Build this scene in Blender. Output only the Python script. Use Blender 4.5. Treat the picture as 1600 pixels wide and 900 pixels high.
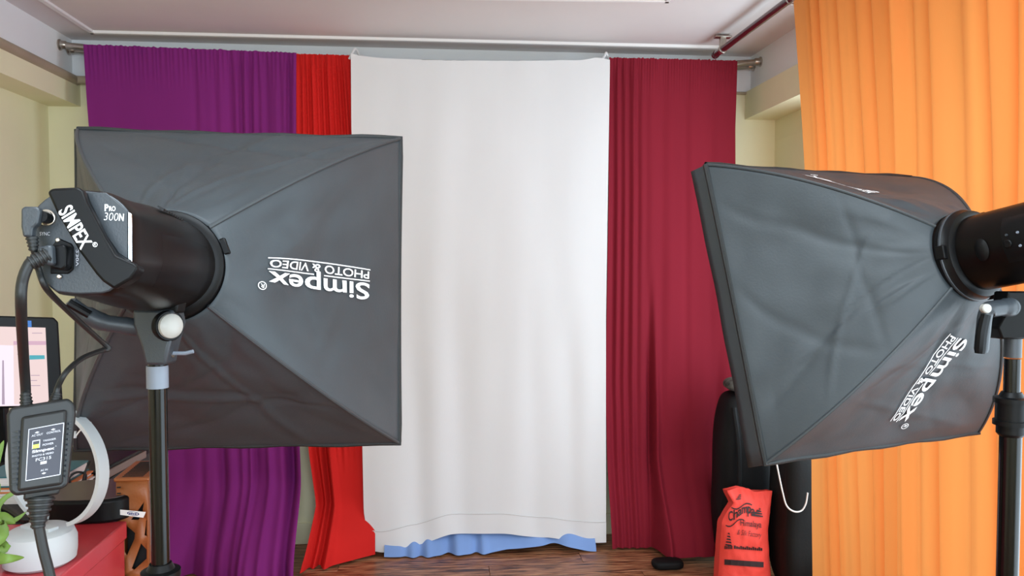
import bpy, bmesh, math, random
from mathutils import Vector, Matrix, noise
V = Vector
for o in list(bpy.data.objects): bpy.data.objects.remove(o, do_unlink=True)
S = bpy.context.scene
COL = S.collection
random.seed(7)

# ------------------------------------------------------------------ camera
FPX, YAW, PIT, EYE = 1208.0, math.radians(5.3), math.radians(-2.1), 1.5
FW = V((math.sin(YAW)*math.cos(PIT), math.cos(YAW)*math.cos(PIT), math.sin(PIT)))
RT = V((math.cos(YAW), -math.sin(YAW), 0)); UP = RT.cross(FW)
CAM = V((0, 0, EYE))
cd = bpy.data.cameras.new('camera'); cam = bpy.data.objects.new('camera', cd); COL.objects.link(cam)
cd.sensor_width = 36; cd.sensor_fit = 'HORIZONTAL'; cd.lens = FPX*36/1600; cd.clip_start = .05
m = Matrix.Identity(4)
for i in range(3): m[i][0] = RT[i]; m[i][1] = UP[i]; m[i][2] = -FW[i]; m[i][3] = CAM[i]
cam.matrix_world = m
S.camera = cam

# ------------------------------------------------------------------ light
w = bpy.data.worlds.new('world'); S.world = w; w.use_nodes = True
bg = w.node_tree.nodes['Background']; bg.inputs[0].default_value = (.75, .87, 1, 1); bg.inputs[1].default_value = .6
def area(name, loc, target, sx, sy, power, col):
    l = bpy.data.lights.new(name, 'AREA'); l.shape = 'RECTANGLE'; l.size = sx; l.size_y = sy; l.energy = power; l.color = col
    o = bpy.data.objects.new(name, l); COL.objects.link(o); o.location = loc
    o.rotation_euler = (V(target)-V(loc)).to_track_quat('-Z', 'Y').to_euler()
    return o
area('daylight_side_window', (1.96, 1.5, 1.18), (0, 1.5, 1.18), 4.05, 1.85, 150, (.74, .89, 1))
area('daylight_rear_window', (0.3, -1.62, 1.75), (0.0, 3.0, 1.5), 2.4, 1.2, 110, (.74, .88, 1))
area('ceiling_panel_light', (0.15, .55, 2.535), (0.15, .55, 0), 1.15, .28, 34, (.76, .90, 1))
S.view_settings.view_transform = 'Standard'; S.view_settings.look = 'None'
S.view_settings.exposure = -0.36; S.view_settings.gamma = 1; S.view_settings.use_curve_mapping = False

# ------------------------------------------------------------------ picture geometry helpers
def ray(x, y): return FW + RT*((x-800)/FPX) + UP*((450-y)/FPX)
def atd(x, y, d): return CAM + ray(x, y)*d
def aty(x, y, Y): r = ray(x, y); return CAM + r*(Y/r.y)
def atz(x, y, Z): r = ray(x, y); return CAM + r*((Z-EYE)/r.z)
def atx(x, y, X): r = ray(x, y); return CAM + r*(X/r.x)
def onpl(x, y, P, n): r = ray(x, y); return CAM + r*((P-CAM).dot(n)/r.dot(n))
def pr(P): d = P-CAM; z = d.dot(FW); return (800+FPX*d.dot(RT)/z, 450-FPX*d.dot(UP)/z)
def lerp(a, b, t): return a+(b-a)*t
def sm(x): x = max(0, min(1, x)); return x*x*(3-2*x)
def pl(pts, smooth=False):
    pts = sorted(pts)
    def f(x):
        if x <= pts[0][0]: return pts[0][1]
        for (a, b), (c, d) in zip(pts, pts[1:]):
            if x <= c:
                t = (x-a)/(c-a) if c > a else 0
                return lerp(b, d, sm(t) if smooth else t)
        return pts[-1][1]
    return f
def catmull(P, n=8):
    P = [V(p) for p in P]; out = []
    Q = [P[0]*2-P[1]] + P + [P[-1]*2-P[-2]]
    for i in range(1, len(Q)-2):
        a, b, c, d = Q[i-1:i+3]
        for k in range(n):
            t = k/n
            out.append(.5*((2*b)+(c-a)*t+(2*a-5*b+4*c-d)*t*t+(3*b-a-3*c+d)*t**3))
    return out+[P[-1]]

# ------------------------------------------------------------------ mesh helpers
class MB:
    def __init__(s): s.v = []; s.f = []
    def add(s, vs, fs):
        b = len(s.v); s.v += [V(x) for x in vs]; s.f += [tuple(b+i for i in f) for f in fs]; return s
    def hexa(s, p): return s.add(p, [(0, 3, 2, 1), (4, 5, 6, 7), (0, 1, 5, 4), (1, 2, 6, 5), (2, 3, 7, 6), (3, 0, 4, 7)])
    def box(s, lo, hi):
        a, b, c = lo; d, e, f = hi
        return s.hexa([(a, b, c), (d, b, c), (d, e, c), (a, e, c), (a, b, f), (d, b, f), (d, e, f), (a, e, f)])
    def obox(s, c, ax, ay, az):
        c = V(c); ax = V(ax); ay = V(ay); az = V(az)
        return s.hexa([c-ax-ay-az, c+ax-ay-az, c+ax+ay-az, c-ax+ay-az, c-ax-ay+az, c+ax-ay+az, c+ax+ay+az, c-ax+ay+az])
    def tube(s, path, r, n=10, cap=True):
        P = [V(p) for p in path]; N = len(P)
        T = [(P[min(i+1, N-1)]-P[max(i-1, 0)]).normalized() for i in range(N)]
        a = T[0].orthogonal().normalized(); vs = []; fs = []
        for i in range(N):
            a = (a-T[i]*a.dot(T[i])).normalized(); b = T[i].cross(a)
            rr = r[i] if isinstance(r, (list, tuple)) else r
            for k in range(n):
                q = 2*math.pi*k/n; vs.append(P[i]+(a*math.cos(q)+b*math.sin(q))*rr)
        for i in range(N-1):
            for k in range(n): fs.append((i*n+k, i*n+(k+1) % n, (i+1)*n+(k+1) % n, (i+1)*n+k))
        if cap: fs += [tuple(range(n-1, -1, -1)), tuple((N-1)*n+k for k in range(n))]
        return s.add(vs, fs)
    def cyl(s, a, b, r, r2=None, n=20): return s.tube([a, b], [r, r if r2 is None else r2], n)
    def lathe(s, o, ax, prof, n=28, e1=None, cap=True):
        o = V(o); ax = V(ax).normalized(); a = e1 or ax.orthogonal().normalized(); b = ax.cross(a); vs = []; fs = []
        for (r, h) in prof:
            for k in range(n):
                q = 2*math.pi*k/n; vs.append(o+ax*h+(a*math.cos(q)+b*math.sin(q))*r)
        N = len(prof)
        for i in range(N-1):
            for k in range(n): fs.append((i*n+k, i*n+(k+1) % n, (i+1)*n+(k+1) % n, (i+1)*n+k))
        if cap: fs += [tuple(range(n-1, -1, -1)), tuple((N-1)*n+k for k in range(n))]
        return s.add(vs, fs)
    def prism(s, pts, vec):
        n = len(pts); pts = [V(p) for p in pts]; vec = V(vec)
        return s.add(pts+[p+vec for p in pts], [tuple(range(n-1, -1, -1)), tuple(range(n, 2*n))]+[(i, (i+1) % n, n+(i+1) % n, n+i) for i in range(n)])
    def grid(s, fn, nu, nv):
        vs = [fn(i/nu, j/nv) for j in range(nv+1) for i in range(nu+1)]
        return s.add(vs, [(j*(nu+1)+i, j*(nu+1)+i+1, (j+1)*(nu+1)+i+1, (j+1)*(nu+1)+i) for j in range(nv) for i in range(nu)])
    def build(s, name, mat, parent=None, ang=35, bevel=0, solid=0, loc=None, recalc=True, seg=2):
        if parent is None and loc is None:
            xs = [p.x for p in s.v]; ys = [p.y for p in s.v]; zs = [p.z for p in s.v]
            loc = V(((min(xs)+max(xs))/2, (min(ys)+max(ys))/2, min(zs)))
        off = LOC[parent.name] if parent is not None else V(loc)
        me = bpy.data.meshes.new(name); me.from_pydata([p-off for p in s.v], [], s.f)
        if recalc:
            bm = bmesh.new(); bm.from_mesh(me); bmesh.ops.recalc_face_normals(bm, faces=bm.faces); bm.to_mesh(me); bm.free()
        me.polygons.foreach_set('use_smooth', [True]*len(me.polygons))
        me.set_sharp_from_angle(angle=math.radians(ang))
        me.materials.append(mat)
        o = bpy.data.objects.new(name, me); COL.objects.link(o)
        if parent is not None: o.parent = parent; LOC[o.name] = off
        else: o.location = off; LOC[o.name] = off
        if bevel:
            b = o.modifiers.new('bevel', 'BEVEL'); b.width = bevel; b.segments = seg; b.limit_method = 'ANGLE'; b.angle_limit = math.radians(30)
        if solid:
            b = o.modifiers.new('solid', 'SOLIDIFY'); b.thickness = solid; b.offset = 0
        return o
LOC = {}
def tag(o, label, cat, group=None):
    o['label'] = label; o['category'] = cat
    if group: o['group'] = group
    return o
def thing(name, label, cat, loc, group=None):
    o = bpy.data.objects.new(name, None); COL.objects.link(o); o.location = loc; o.empty_display_size = .05
    LOC[o.name] = V(loc); return tag(o, label, cat, group)
def struct(o): o['kind'] = 'structure'; return o

def text2d(s, bold=0., shear=0., spacing=1.):
    """text outline as a mesh in a 0..1 box"""
    cu = bpy.data.curves.new('txt', 'FONT'); cu.body = s; cu.offset = bold; cu.shear = shear; cu.space_character = spacing; cu.resolution_u = 4
    o = bpy.data.objects.new('txt', cu); COL.objects.link(o)
    me = bpy.data.meshes.new_from_object(o.evaluated_get(bpy.context.evaluated_depsgraph_get()))
    vs = [v.co.copy() for v in me.vertices]; fs = [tuple(p.vertices) for p in me.polygons]
    bpy.data.objects.remove(o); bpy.data.curves.remove(cu); bpy.data.meshes.remove(me)
    x0 = min(v.x for v in vs); x1 = max(v.x for v in vs); y0 = min(v.y for v in vs); y1 = max(v.y for v in vs)
    return [((v.x-x0)/(x1-x0), (v.y-y0)/(y1-y0)) for v in vs], fs
def bil(q, u, v):
    """q = bottom-left, bottom-right, top-right, top-left"""
    return tuple(lerp(lerp(q[0][i], q[1][i], u), lerp(q[3][i], q[2][i], u), v) for i in range(len(q[0])))
def decal(mb, s, quad, surf, bold=0., shear=0., spacing=1.):
    vs, fs = text2d(s, bold, shear, spacing)
    mb.add([surf(*bil(quad, *p)) for p in vs], fs)
def qrect(x0, y0, x1, y1): return [(x0, y1), (x1, y1), (x1, y0), (x0, y0)]
def dquad(mb, quad, surf, n=1):
    for i in range(n):
        mb.add([surf(*bil(quad, *p)) for p in ((i/n, 0), ((i+1)/n, 0), ((i+1)/n, 1), (i/n, 1))], [(0, 1, 2, 3)])

# ------------------------------------------------------------------ materials
def lin(c):
    return tuple((x/255/12.92 if x/255 <= .04045 else ((x/255+.055)/1.055)**2.4) for x in c)
def mat(name, rgb, rough=.5, metal=0, var=0, vs=8, bump=0, bs=300, stretch=(1, 1, 1), emit=0, sheen=0, coat=0, transl=0, dark=None, spec=.5):
    M = bpy.data.materials.new(name); M.use_nodes = True; nt = M.node_tree; N = nt.nodes; L = nt.links
    b = N['Principled BSDF']; c = lin(rgb)+(1,)
    b.inputs['Base Color'].default_value = c; b.inputs['Roughness'].default_value = rough; b.inputs['Metallic'].default_value = metal
    b.inputs['Specular IOR Level'].default_value = spec
    if sheen: b.inputs['Sheen Weight'].default_value = sheen
    if coat: b.inputs['Coat Weight'].default_value = coat; b.inputs['Coat Roughness'].default_value = .08
    if emit: b.inputs['Emission Color'].default_value = c; b.inputs['Emission Strength'].default_value = emit
    if name.startswith('screen_'): b.inputs['Base Color'].default_value = (.015, .015, .015, 1)
    cs = None
    if var or bump:
        tc = N.new('ShaderNodeTexCoord'); mp = N.new('ShaderNodeMapping'); mp.inputs['Scale'].default_value = stretch
        L.new(tc.outputs['Object'], mp.inputs['Vector'])
    if var:
        n = N.new('ShaderNodeTexNoise'); n.inputs['Scale'].default_value = vs; n.inputs['Detail'].default_value = 5
        L.new(mp.outputs[0], n.inputs['Vector'])
        r = N.new('ShaderNodeValToRGB'); d = lin(dark) if dark else tuple(x*(1-var) for x in c[:3]); u = tuple(min(1, x*(1+var*.6)) for x in c[:3])
        r.color_ramp.elements[0].color = d+(1,); r.color_ramp.elements[1].color = u+(1,)
        r.color_ramp.elements[0].position = .3; r.color_ramp.elements[1].position = .7
        L.new(n.outputs['Fac'], r.inputs['Fac']); L.new(r.outputs['Color'], b.inputs['Base Color']); cs = r.outputs['Color']
    if bump:
        n2 = N.new('ShaderNodeTexNoise'); n2.inputs['Scale'].default_value = bs; n2.inputs['Detail'].default_value = 3
        L.new(mp.outputs[0], n2.inputs['Vector'])
        bp = N.new('ShaderNodeBump'); bp.inputs['Strength'].default_value = bump; bp.inputs['Distance'].default_value = .002
        L.new(n2.outputs['Fac'], bp.inputs['Height']); L.new(bp.outputs['Normal'], b.inputs['Normal'])
    if transl:
        t = N.new('ShaderNodeBsdfTranslucent'); t.inputs['Color'].default_value = c
        if cs: L.new(cs, t.inputs['Color'])
        mx = N.new('ShaderNodeMixShader'); mx.inputs[0].default_value = transl
        L.new(b.outputs[0], mx.inputs[1]); L.new(t.outputs[0], mx.inputs[2]); L.new(mx.outputs[0], N['Material Output'].inputs['Surface'])
    return M
def wood():
    M = mat('wood_plank', (140, 90, 62), .38, var=.5, vs=5, stretch=(1.2, 16, 16), dark=(52, 30, 20)); nt = M.node_tree; N = nt.nodes; L = nt.links
    tc = [n for n in N if n.type == 'TEX_COORD'][0]; mp = [n for n in N if n.type == 'MAPPING'][0]
    oi = N.new('ShaderNodeObjectInfo'); ad = N.new('ShaderNodeVectorMath'); ad.operation = 'MULTIPLY_ADD'
    cx = N.new('ShaderNodeCombineXYZ'); L.new(oi.outputs['Random'], cx.inputs[0]); L.new(oi.outputs['Random'], cx.inputs[1])
    L.new(cx.outputs[0], ad.inputs[0]); ad.inputs[1].default_value = (37, 19, 0); L.new(tc.outputs['Object'], ad.inputs[2]); L.new(ad.outputs[0], mp.inputs['Vector'])
    r = [n for n in N if n.type == 'VALTORGB'][0]
    e = r.color_ramp.elements.new(.5); e.color = lin((136, 84, 56))+(1,); r.color_ramp.elements[2].color = lin((186, 134, 98))+(1,)
    r.color_ramp.elements[0].position = .36; r.color_ramp.elements[1].position = .47; r.color_ramp.elements[2].position = .66
    n = [n for n in N if n.type == 'TEX_NOISE'][0]; n.inputs['Distortion'].default_value = 1.2
    return M
M_YEL = mat('yellow_wall_paint', (240, 234, 196), .75, var=.05, vs=2, bump=.08, bs=120)
M_WHT = mat('white_wall_paint', (240, 241, 242), .75, var=.03, vs=2, bump=.05, bs=120)
M_CEI = mat('ceiling_paint', (230, 224, 222), .7, var=.04, vs=1.5)
M_TRIM = mat('white_moulding_paint', (244, 242, 240), .4)
M_COND = mat('tan_conduit_plastic', (172, 156, 132), .45, var=.1, vs=6)
M_STEEL = mat('brushed_steel', (190, 182, 172), .28, metal=1, var=.1, vs=30)
M_MROD = mat('maroon_rod_lacquer', (70, 22, 26), .22, coat=.6)
M_WOOD = wood()
M_UNDER = mat('floor_underlay', (60, 38, 26), .8)
def cloth(name, rgb, transl=0, var=.1, sheen=0, bump=.12): return mat(name, rgb, .85, var=var, vs=3, bump=bump, bs=420, stretch=(1, 1, .12), sheen=sheen, transl=transl, spec=.2)
M_PUR = cloth('purple_cotton', (132, 39, 120)); M_RED = cloth('red_cotton', (212, 36, 32)); M_WCL = cloth('white_cotton', (240, 240, 240), .08, .03, 0, .12)
M_MAR = cloth('maroon_cotton', (136, 29, 46)); M_BLU = cloth('light_blue_cotton', (128, 160, 215)); M_ORA = cloth('orange_cotton', (236, 152, 80), .225, .08, 0, .12)
M_SB = mat('black_softbox_nylon', (57, 63, 67), .52, var=.2, vs=5, bump=.12, bs=220, spec=.4)
M_SBE = mat('black_piping_fabric', (24, 27, 28), .6, bump=.3, bs=300)
M_SBS = mat('stitched_seam_fabric', (52, 57, 60), .5)
M_DIFF = mat('white_diffuser_fabric', (240, 240, 238), .8, transl=.3)
M_WPR = mat('white_print_ink', (246, 246, 246), .6)
M_BLK = mat('satin_black_plastic', (13, 13, 14), .4, var=.15, vs=10, spec=.17)
M_BRN = mat('glossy_brown_black_plastic', (11, 8, 7), .33, var=.2, vs=5, spec=.16)
M_GRY = mat('dark_grey_plastic', (50, 55, 60), .42, bump=.1, bs=500)
M_RUB = mat('black_rubber', (23, 25, 26), .5)
M_LGR = mat('light_grey_plastic', (120, 128, 140), .5)
M_KNOB = mat('off_white_plastic', (170, 168, 162), .45)
M_CHR = mat('chrome', (220, 222, 224), .12, metal=1)
M_POLE = mat('gloss_black_pole_enamel', (6, 7, 7), .2, spec=.35)
M_REDT = mat('red_laminate', (190, 54, 62), .3, var=.12, vs=6)
M_HAMP = mat('brown_plastic', (150, 84, 42), .45, bump=.2, bs=200)
M_DARK = mat('black_void_plastic', (12, 11, 11), .6)
M_LAMP = mat('white_lamp_plastic', (184, 186, 187), .45)
M_SCR = mat('screen_pink_glow', (246, 220, 218), .6, emit=1.25, spec=.2)
M_SCW = mat('screen_white_glow', (244, 232, 246), .6, emit=1.4, spec=.2)
M_SCL = mat('screen_lilac_glow', (220, 180, 200), .6, emit=1.25, spec=.2)
M_SCT = mat('screen_teal_glow', (80, 176, 190), .6, emit=1.25, spec=.2)
M_SCG = mat('screen_grey_glow', (180, 160, 180), .6, emit=1.25, spec=.2)
M_BLUE = mat('blue_sticker', (40, 110, 190), .5)
M_LEAF = mat('green_leaf', (112, 142, 58), .5, var=.25, vs=20, transl=.15)
M_TEAL = mat('teal_book_cover', (40, 96, 104), .5); M_PAGE = mat('white_page_paper', (214, 208, 208), .8, var=.1, vs=60, stretch=(.1, .1, 4))
M_ORB = mat('orange_book_cover', (196, 110, 60), .6); M_PAPER = mat('white_paper', (232, 226, 222), .7); M_INK = mat('dark_blue_ink', (40, 50, 110), .6)
M_BAGR = mat('red_nonwoven_bag', (232, 66, 52), .7, var=.1, vs=9, bump=.3, bs=200); M_BINK = mat('black_bag_print', (40, 14, 14), .7)
M_BAGK = mat('black_nylon_bag', (9, 9, 10), .65, var=.3, vs=9, bump=.3, bs=120, spec=.25); M_BAGG = mat('charcoal_nylon_bag', (17, 19, 19), .65, var=.3, vs=9, bump=.3, bs=120, spec=.25)
M_CORD = mat('white_cord', (216, 208, 200), .7); M_RCORD = mat('dull_red_cord', (120, 44, 50), .6)
M_LED = mat('green_led_glow', (190, 240, 60), .4, emit=1.2); M_LBL = mat('navy_black_label', (38, 38, 52), .45); M_LPR = mat('pale_grey_print', (196, 196, 204), .6)
M_POT = mat('terracotta_pot', (150, 84, 60), .7)
M_PATT = mat('mottled_grey_fabric', (84, 84, 78), .9, var=.85, vs=45)
M_CARD = mat('white_card_box', (226, 220, 214), .6, var=.05, vs=10); M_CRED = mat('red_card_edge', (190, 60, 70), .6)
M_GLASS = mat('window_frame_white', (230, 230, 228), .4)

# ------------------------------------------------------------------ room
YB, YR, ZC = 4.122, -1.7, 2.605
XL, XR = -1.963, 1.833
def slab(name, lo, hi, mt, parent=None, **k):
    o = MB().box(lo, hi).build(name, mt, parent, **k)
    if parent is None: struct(o)
    return o
fl = slab('floor', (XL-.1, YR-.1, -.12), (XR+.1, YB+.1, -.0125), M_UNDER)
pm = {}
row = 0; y = YB-.004; pw = .128
while y > YR:
    x = XL+.004-((row*.47) % 1.2)
    while x < XR:
        a, b = max(x, XL+.003), min(x+1.2, XR-.003)
        if b-a > .05:
            me_ = MB().box((a+.0008, y-pw+.0008, -.0124), (b-.0008, y-.0008, 0)); me_.build('plank', M_WOOD, fl, bevel=.0012, seg=1)
        x += 1.2
    y -= pw; row += 1
slab('wall_back', (XL-.1, YB, 0), (XR+.1, YB+.1, 2.405), M_YEL)
slab('wall_back_upper', (XL-.1, YB-.001, 2.405), (XR+.1, YB+.1, ZC+.1), M_WHT)
slab('wall_left', (XL-.1, YR, 0), (XL, YB, ZC+.1), M_YEL)
bl = slab('wall_left_beam', (XL, YR, 2.272), (-1.806, YB, 2.402), M_YEL)
slab('wall_left_upper', (XL, YR, 2.402), (-1.842, YB, ZC), M_WHT)
# right wall with a tall balcony window
slab('wall_right', (XR, YR, 0), (XR+.1, YB, .2), M_YEL)
slab('wall_right_top', (XR, YR, 2.15), (XR+.1, YB, ZC+.1), M_YEL)
slab('wall_right_far', (XR, 3.55, .2), (XR+.1, YB, 2.15), M_YEL)
slab('wall_right_near', (XR, YR, .2), (XR+.1, -.6, 2.15), M_YEL)
slab('wall_right_beam', (1.66, YR, 2.265), (XR, YB, 2.412), M_YEL)
slab('wall_right_upper', (1.69, YR, 2.412), (XR, YB, ZC), M_WHT)
slab('wall_rear', (XL-.1, YR-.1, 0), (XR+.1, YR, 1.1), M_YEL)
slab('wall_rear_top', (XL-.1, YR-.1, 2.4), (XR+.1, YR, ZC+.1), M_YEL)
slab('wall_rear_left', (XL-.1, YR-.1, 1.1), (-1.0, YR, 2.4), M_YEL)
slab('wall_rear_right', (1.6, YR-.1, 1.1), (XR+.1, YR, 2.4), M_YEL)
wn = MB()
for yy in (-.6, .76, 2.13, 3.51): wn.box((XR+.02, yy, .2), (XR+.07, yy+.04, 2.15))
for zz in (.2, 2.11): wn.box((XR+.02, -.6, zz), (XR+.07, 3.55, zz+.04))
struct(wn.build('window_1', M_GLASS))
wn = MB()
for xx in (-1.0, .28, 1.56): wn.box((xx, YR-.08, 1.1), (xx+.04, YR-.03, 2.4))
for zz in (1.1, 2.36): wn.box((-1.0, YR-.08, zz), (1.6, YR-.03, zz+.04))
struct(wn.build('window_2', M_GLASS))
# mouldings on the walls
struct(MB().box((XL, YB-.016, 0), (XR, YB, .112)).build('baseboard_back', M_YEL, bevel=.004))
struct(MB().box((XL, YR, 0), (XL+.014, YB-.016, .112)).build('baseboard_left', M_YEL, bevel=.004))
struct(MB().box((XR-.014, YR, 0), (XR, YB-.016, .112)).build('baseboard_right', M_YEL, bevel=.004))
struct(MB().box((-1.842, YB-.02, 2.398), (1.69, YB-.001, 2.412)).build('trim_1', M_COND, bevel=.003))
t2 = MB(); t2.tube([(-1.812, YR, 2.395), (-1.812, YB-.03, 2.395)], .024, 12); t2 = struct(t2.build('trim_2', M_COND))
MB().tube([(-1.812, 3.22, 2.395), (-1.812, 3.235, 2.395)], .0262, 12).build('joint_sleeve', M_TRIM, t2)
MB().tube([(-1.80, YB-.05, 2.395), (-1.70, YB-.05, 2.395)], .02, 12).build('corner_piece', M_COND, t2)
# ceiling: flat border, thin white lip, band sloping down to a dropped centre with cut corners
z0, z1 = ZC, 2.588
out = [(-1.672, YR+.3), (-1.672, 3.95), (1.475, 3.93), (1.475, YR+.3)]
oc = [(-1.49, YR+.5), (-1.49, 3.36), (-1.235, 3.70), (1.09, 3.60), (1.385, 3.30), (1.385, YR+.5)]
ce = MB()
ce.add([(XL, YR, z0), (XL, YB, z0), (XR, YB, z0), (XR, YR, z0)]+[(a, b, z0) for a, b in out],
       [(0, 1, 5, 4), (1, 2, 6, 5), (2, 3, 7, 6), (3, 0, 4, 7)])
b0 = len(ce.v)
ce.add([(a, b, z0) for a, b in out]+[(a, b, z1) for a, b in oc],
       [(0, 1, 5, 4), (1, 6, 5), (1, 2, 7, 6), (2, 8, 7), (2, 3, 9, 8), (3, 0, 4, 9), (4, 5, 6, 7, 8, 9)])
ce.box((XL-.1, YR-.1, z0+.06), (XR+.1, YB+.1, z0+.16))
cei = struct(ce.build('ceiling', M_CEI, recalc=False, ang=4))
lp = MB()
for (a, b), (c, d) in zip(out, out[1:]):
    p, q = V((a, b, z0-.006)), V((c, d, z0-.006)); t = (q-p).normalized(); n = V((t.y, -t.x, 0))
    lp.obox((p+q)/2, (q-p)/2+t*.012, n*.012, V((0, 0, .008)))
lp.build('lip_moulding', M_TRIM, cei, bevel=.003)
im = MB()
for p, q in (((-1.02, 3.30), (.95, 3.21)), ((.95, 3.21), (.95, -1.0)), ((-1.02, 3.30), (-1.02, -1.0))):
    p, q = V(p+(z1-.004,)), V(q+(z1-.004,)); t = (q-p).normalized(); n = V((t.y, -t.x, 0)); im.obox((p+q)/2, (q-p)/2+t*.012, n*.011, V((0, 0, .007)))
im.build('inner_moulding', M_TRIM, cei, bevel=.003)

cl = thing('ceiling_light', 'long white ceiling panel light above the camera', 'ceiling light', (.15, .55, 2.54))
hs_ = MB()
for a_, b_ in (((-.45, .39, 2.54), (.75, .405, 2.588)), ((-.45, .695, 2.54), (.75, .71, 2.588)), ((-.45, .405, 2.54), (-.435, .695, 2.588)), ((.735, .405, 2.54), (.75, .695, 2.588))): hs_.box(a_, b_)
hs_.build('frame', M_GLASS, cl)
MB().box((-.435, .405, 2.565), (.735, .695, 2.570)).build('diffuser', mat('lit_diffuser', (255, 255, 255), .5, emit=3), cl)

# ------------------------------------------------------------------ curtain rods
def steel_rod(nm, Y, z, label):
    t = thing(nm, label, 'curtain rod', (0, Y, z-.015), 'steel curtain rods along the back wall')
    MB().tube([(x_, Y, z-.046*(1-((x_+.076)/1.76)**4)) for x_ in [lerp(-1.835, 1.683, k/24) for k in range(25)]], .0155, 18).build('rod', M_STEEL, t)
    for s, x in ((1, -1.842), (-1, 1.69)):
        MB().lathe((x, Y, z), (s, 0, 0), [(.027, 0), (.027, .005), (.020, .010), (.019, .03), (.016, .034)], 20).build('end_socket', M_STEEL, t)
    return t
steel_rod('curtain_rod', 3.99, 2.545, 'front steel curtain rod carrying the purple, red and maroon curtains')
steel_rod('curtain_rod', 4.08, 2.545, 'rear steel curtain rod close to the back wall')
t = thing('curtain_rod', 'dark maroon ceiling rod running toward the camera above the orange curtain', 'curtain rod', (1.375, 1.8, 2.5))
MB().cyl((1.375, 3.80, 2.525), (1.375, -.2, 2.525), .016, n=18).build('rod', M_MROD, t)
MB().lathe((1.375, 3.80, 2.525), (0, 1, 0), [(.019, -.012), (.019, .006), (.012, .012)], 18).build('end_cap', M_MROD, t)
for yy in (3.70, 1.9, .2):
    b = MB().box((1.335, yy-.02, 2.58), (1.415, yy+.02, 2.588)); b.box((1.36, yy-.01, 2.535), (1.39, yy+.01, 2.582)); b.tube([(1.375, yy-.012, 2.525), (1.375, yy+.012, 2.525)], .021, 16)
    b.build('bracket', M_STEEL, t, bevel=.002)

# ------------------------------------------------------------------ curtains
def edge(pts, Y): return pl([(aty(x, y, Y).z, aty(x, y, Y).x) for x, y in pts])
def curtain(name, label, mt, Lp, Rp, Y0, zt, zb, creases, flare=None, nu=150, nv=70, ruff=.005, wav=(), seed=0, group='fabric backdrops hung along the back wall', build=True):
    L, R = edge(Lp, Y0), edge(Rp, Y0)
    def fn(s, t):
        za, zz = zt(s), zb(s)
        hd = za+ruff*(noise.noise((s*60+seed, 0, seed))+.6*noise.noise((s*23, 3, seed)))
        z = lerp(hd, zz, t)
        x = lerp(L(z), R(z), s); y = Y0
        for (s0, s1, wd, A, ta, tb) in creases:
            c = lerp(s0, s1, t); k = (sm(t/.05+.3) if ta <= 0 else sm((t-ta)/.4))*(sm((tb-t)/.15+.001) if tb < 1 else 1)
            q = (s-c)/wd; y += A*k*(math.exp(-q*q)-.45*math.exp(-((q-1.6)/1.1)**2))
        for (fr, am, ph, dr) in wav:
            y += am*math.sin(6.2832*(fr*s+ph+dr*t))*min(1, .25+t)
        y += .004*noise.noise((x*7, z*2.2, seed))
        if t < .08 and ruff > .003: y -= .0035*(1-t/.08)*math.sin(s*300+noise.noise((s*30, 1, seed))*4)
        if flare:
            y -= flare(s, z)
        return V((x, y, z))
    return fn if not build else tag(MB().grid(fn, nu, nv).build(name, mt, ang=180, recalc=False), label, 'curtain', group)
c0 = lambda v: (lambda s: v)
pu = []
for px in (300, 332, 357, 372, 388, 399, 412, 424, 436, 449): s = (px-130)/332; pu.append((s, s+random.uniform(-.015, .02), random.uniform(.014, .022), random.uniform(.012, .022) if px > 350 else .006, 0, 1))
for px in (170, 210, 262): s = (px-130)/332; pu.append((s, s+.03, .03, .006, .05, 1))
pu += [(.55, .62, .03, .035, .55, 1), (.74, .80, .03, .04, .5, 1), (.93, .955, .03, .06, .4, 1)]
curtain('curtain', 'purple fabric curtain at the left end of the back wall', M_PUR, [(130, 70), (135, 150), (141, 230), (150, 600), (150, 900)], [(463, 80), (463, 210), (466, 600), (474, 800), (480, 900)],
        3.935, pl([(0, aty(130, 69, 3.935).z), (.3, aty(230, 73, 3.935).z), (.6, aty(330, 77, 3.935).z), (1, aty(462, 82, 3.935).z)]), c0(.006), pu, lambda s, z: .36*sm((.42-z)/.42)*(.8+.2*math.sin(s*9+.3))+.03*sm((.5-z)/.5)*math.sin(s*34), nu=240, seed=1)
rd = []
for i, px in enumerate((468, 475, 482, 490, 497, 505, 513, 521, 529, 537, 544)): s = (px-462)/88; rd.append((s, s+.0, .034, .014+.006*(i % 3), 0, .85))
rd += [(.25, .22, .06, .07, .45, 1), (.08, .1, .05, .05, .5, 1)]
curtain('curtain', 'narrow bright red curtain between the purple curtain and the white backdrop', M_RED, [(462, 85), (463, 210), (474, 500), (482, 705), (494, 790), (488, 840), (476, 890)], [(553, 85), (570, 300), (585, 700), (588, 870)],
        3.945, c0(aty(505, 85, 3.945).z), lambda s: .006+.012*s, rd, lambda s, z: .24*sm((.30-z)/.30)*(1-.75*s), nu=130, seed=2)
mr = []
for px, A in ((961, .022), (972, .024), (984, .022), (997, .014)): s = (px-953)/200; mr.append((s, s+.02, .026, A, 0, 1))
mr += [(.28, .30, .03, .006, 0, 1), (.42, .42, .04, .006, 0, 1), (.6, .62, .03, .005, 0, 1), (.8, .8, .04, .005, 0, 1), (.30, .36, .025, .06, .4, 1), (.9, .84, .05, .05, .5, 1), (.97, .93, .03, .05, .6, 1)]
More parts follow.
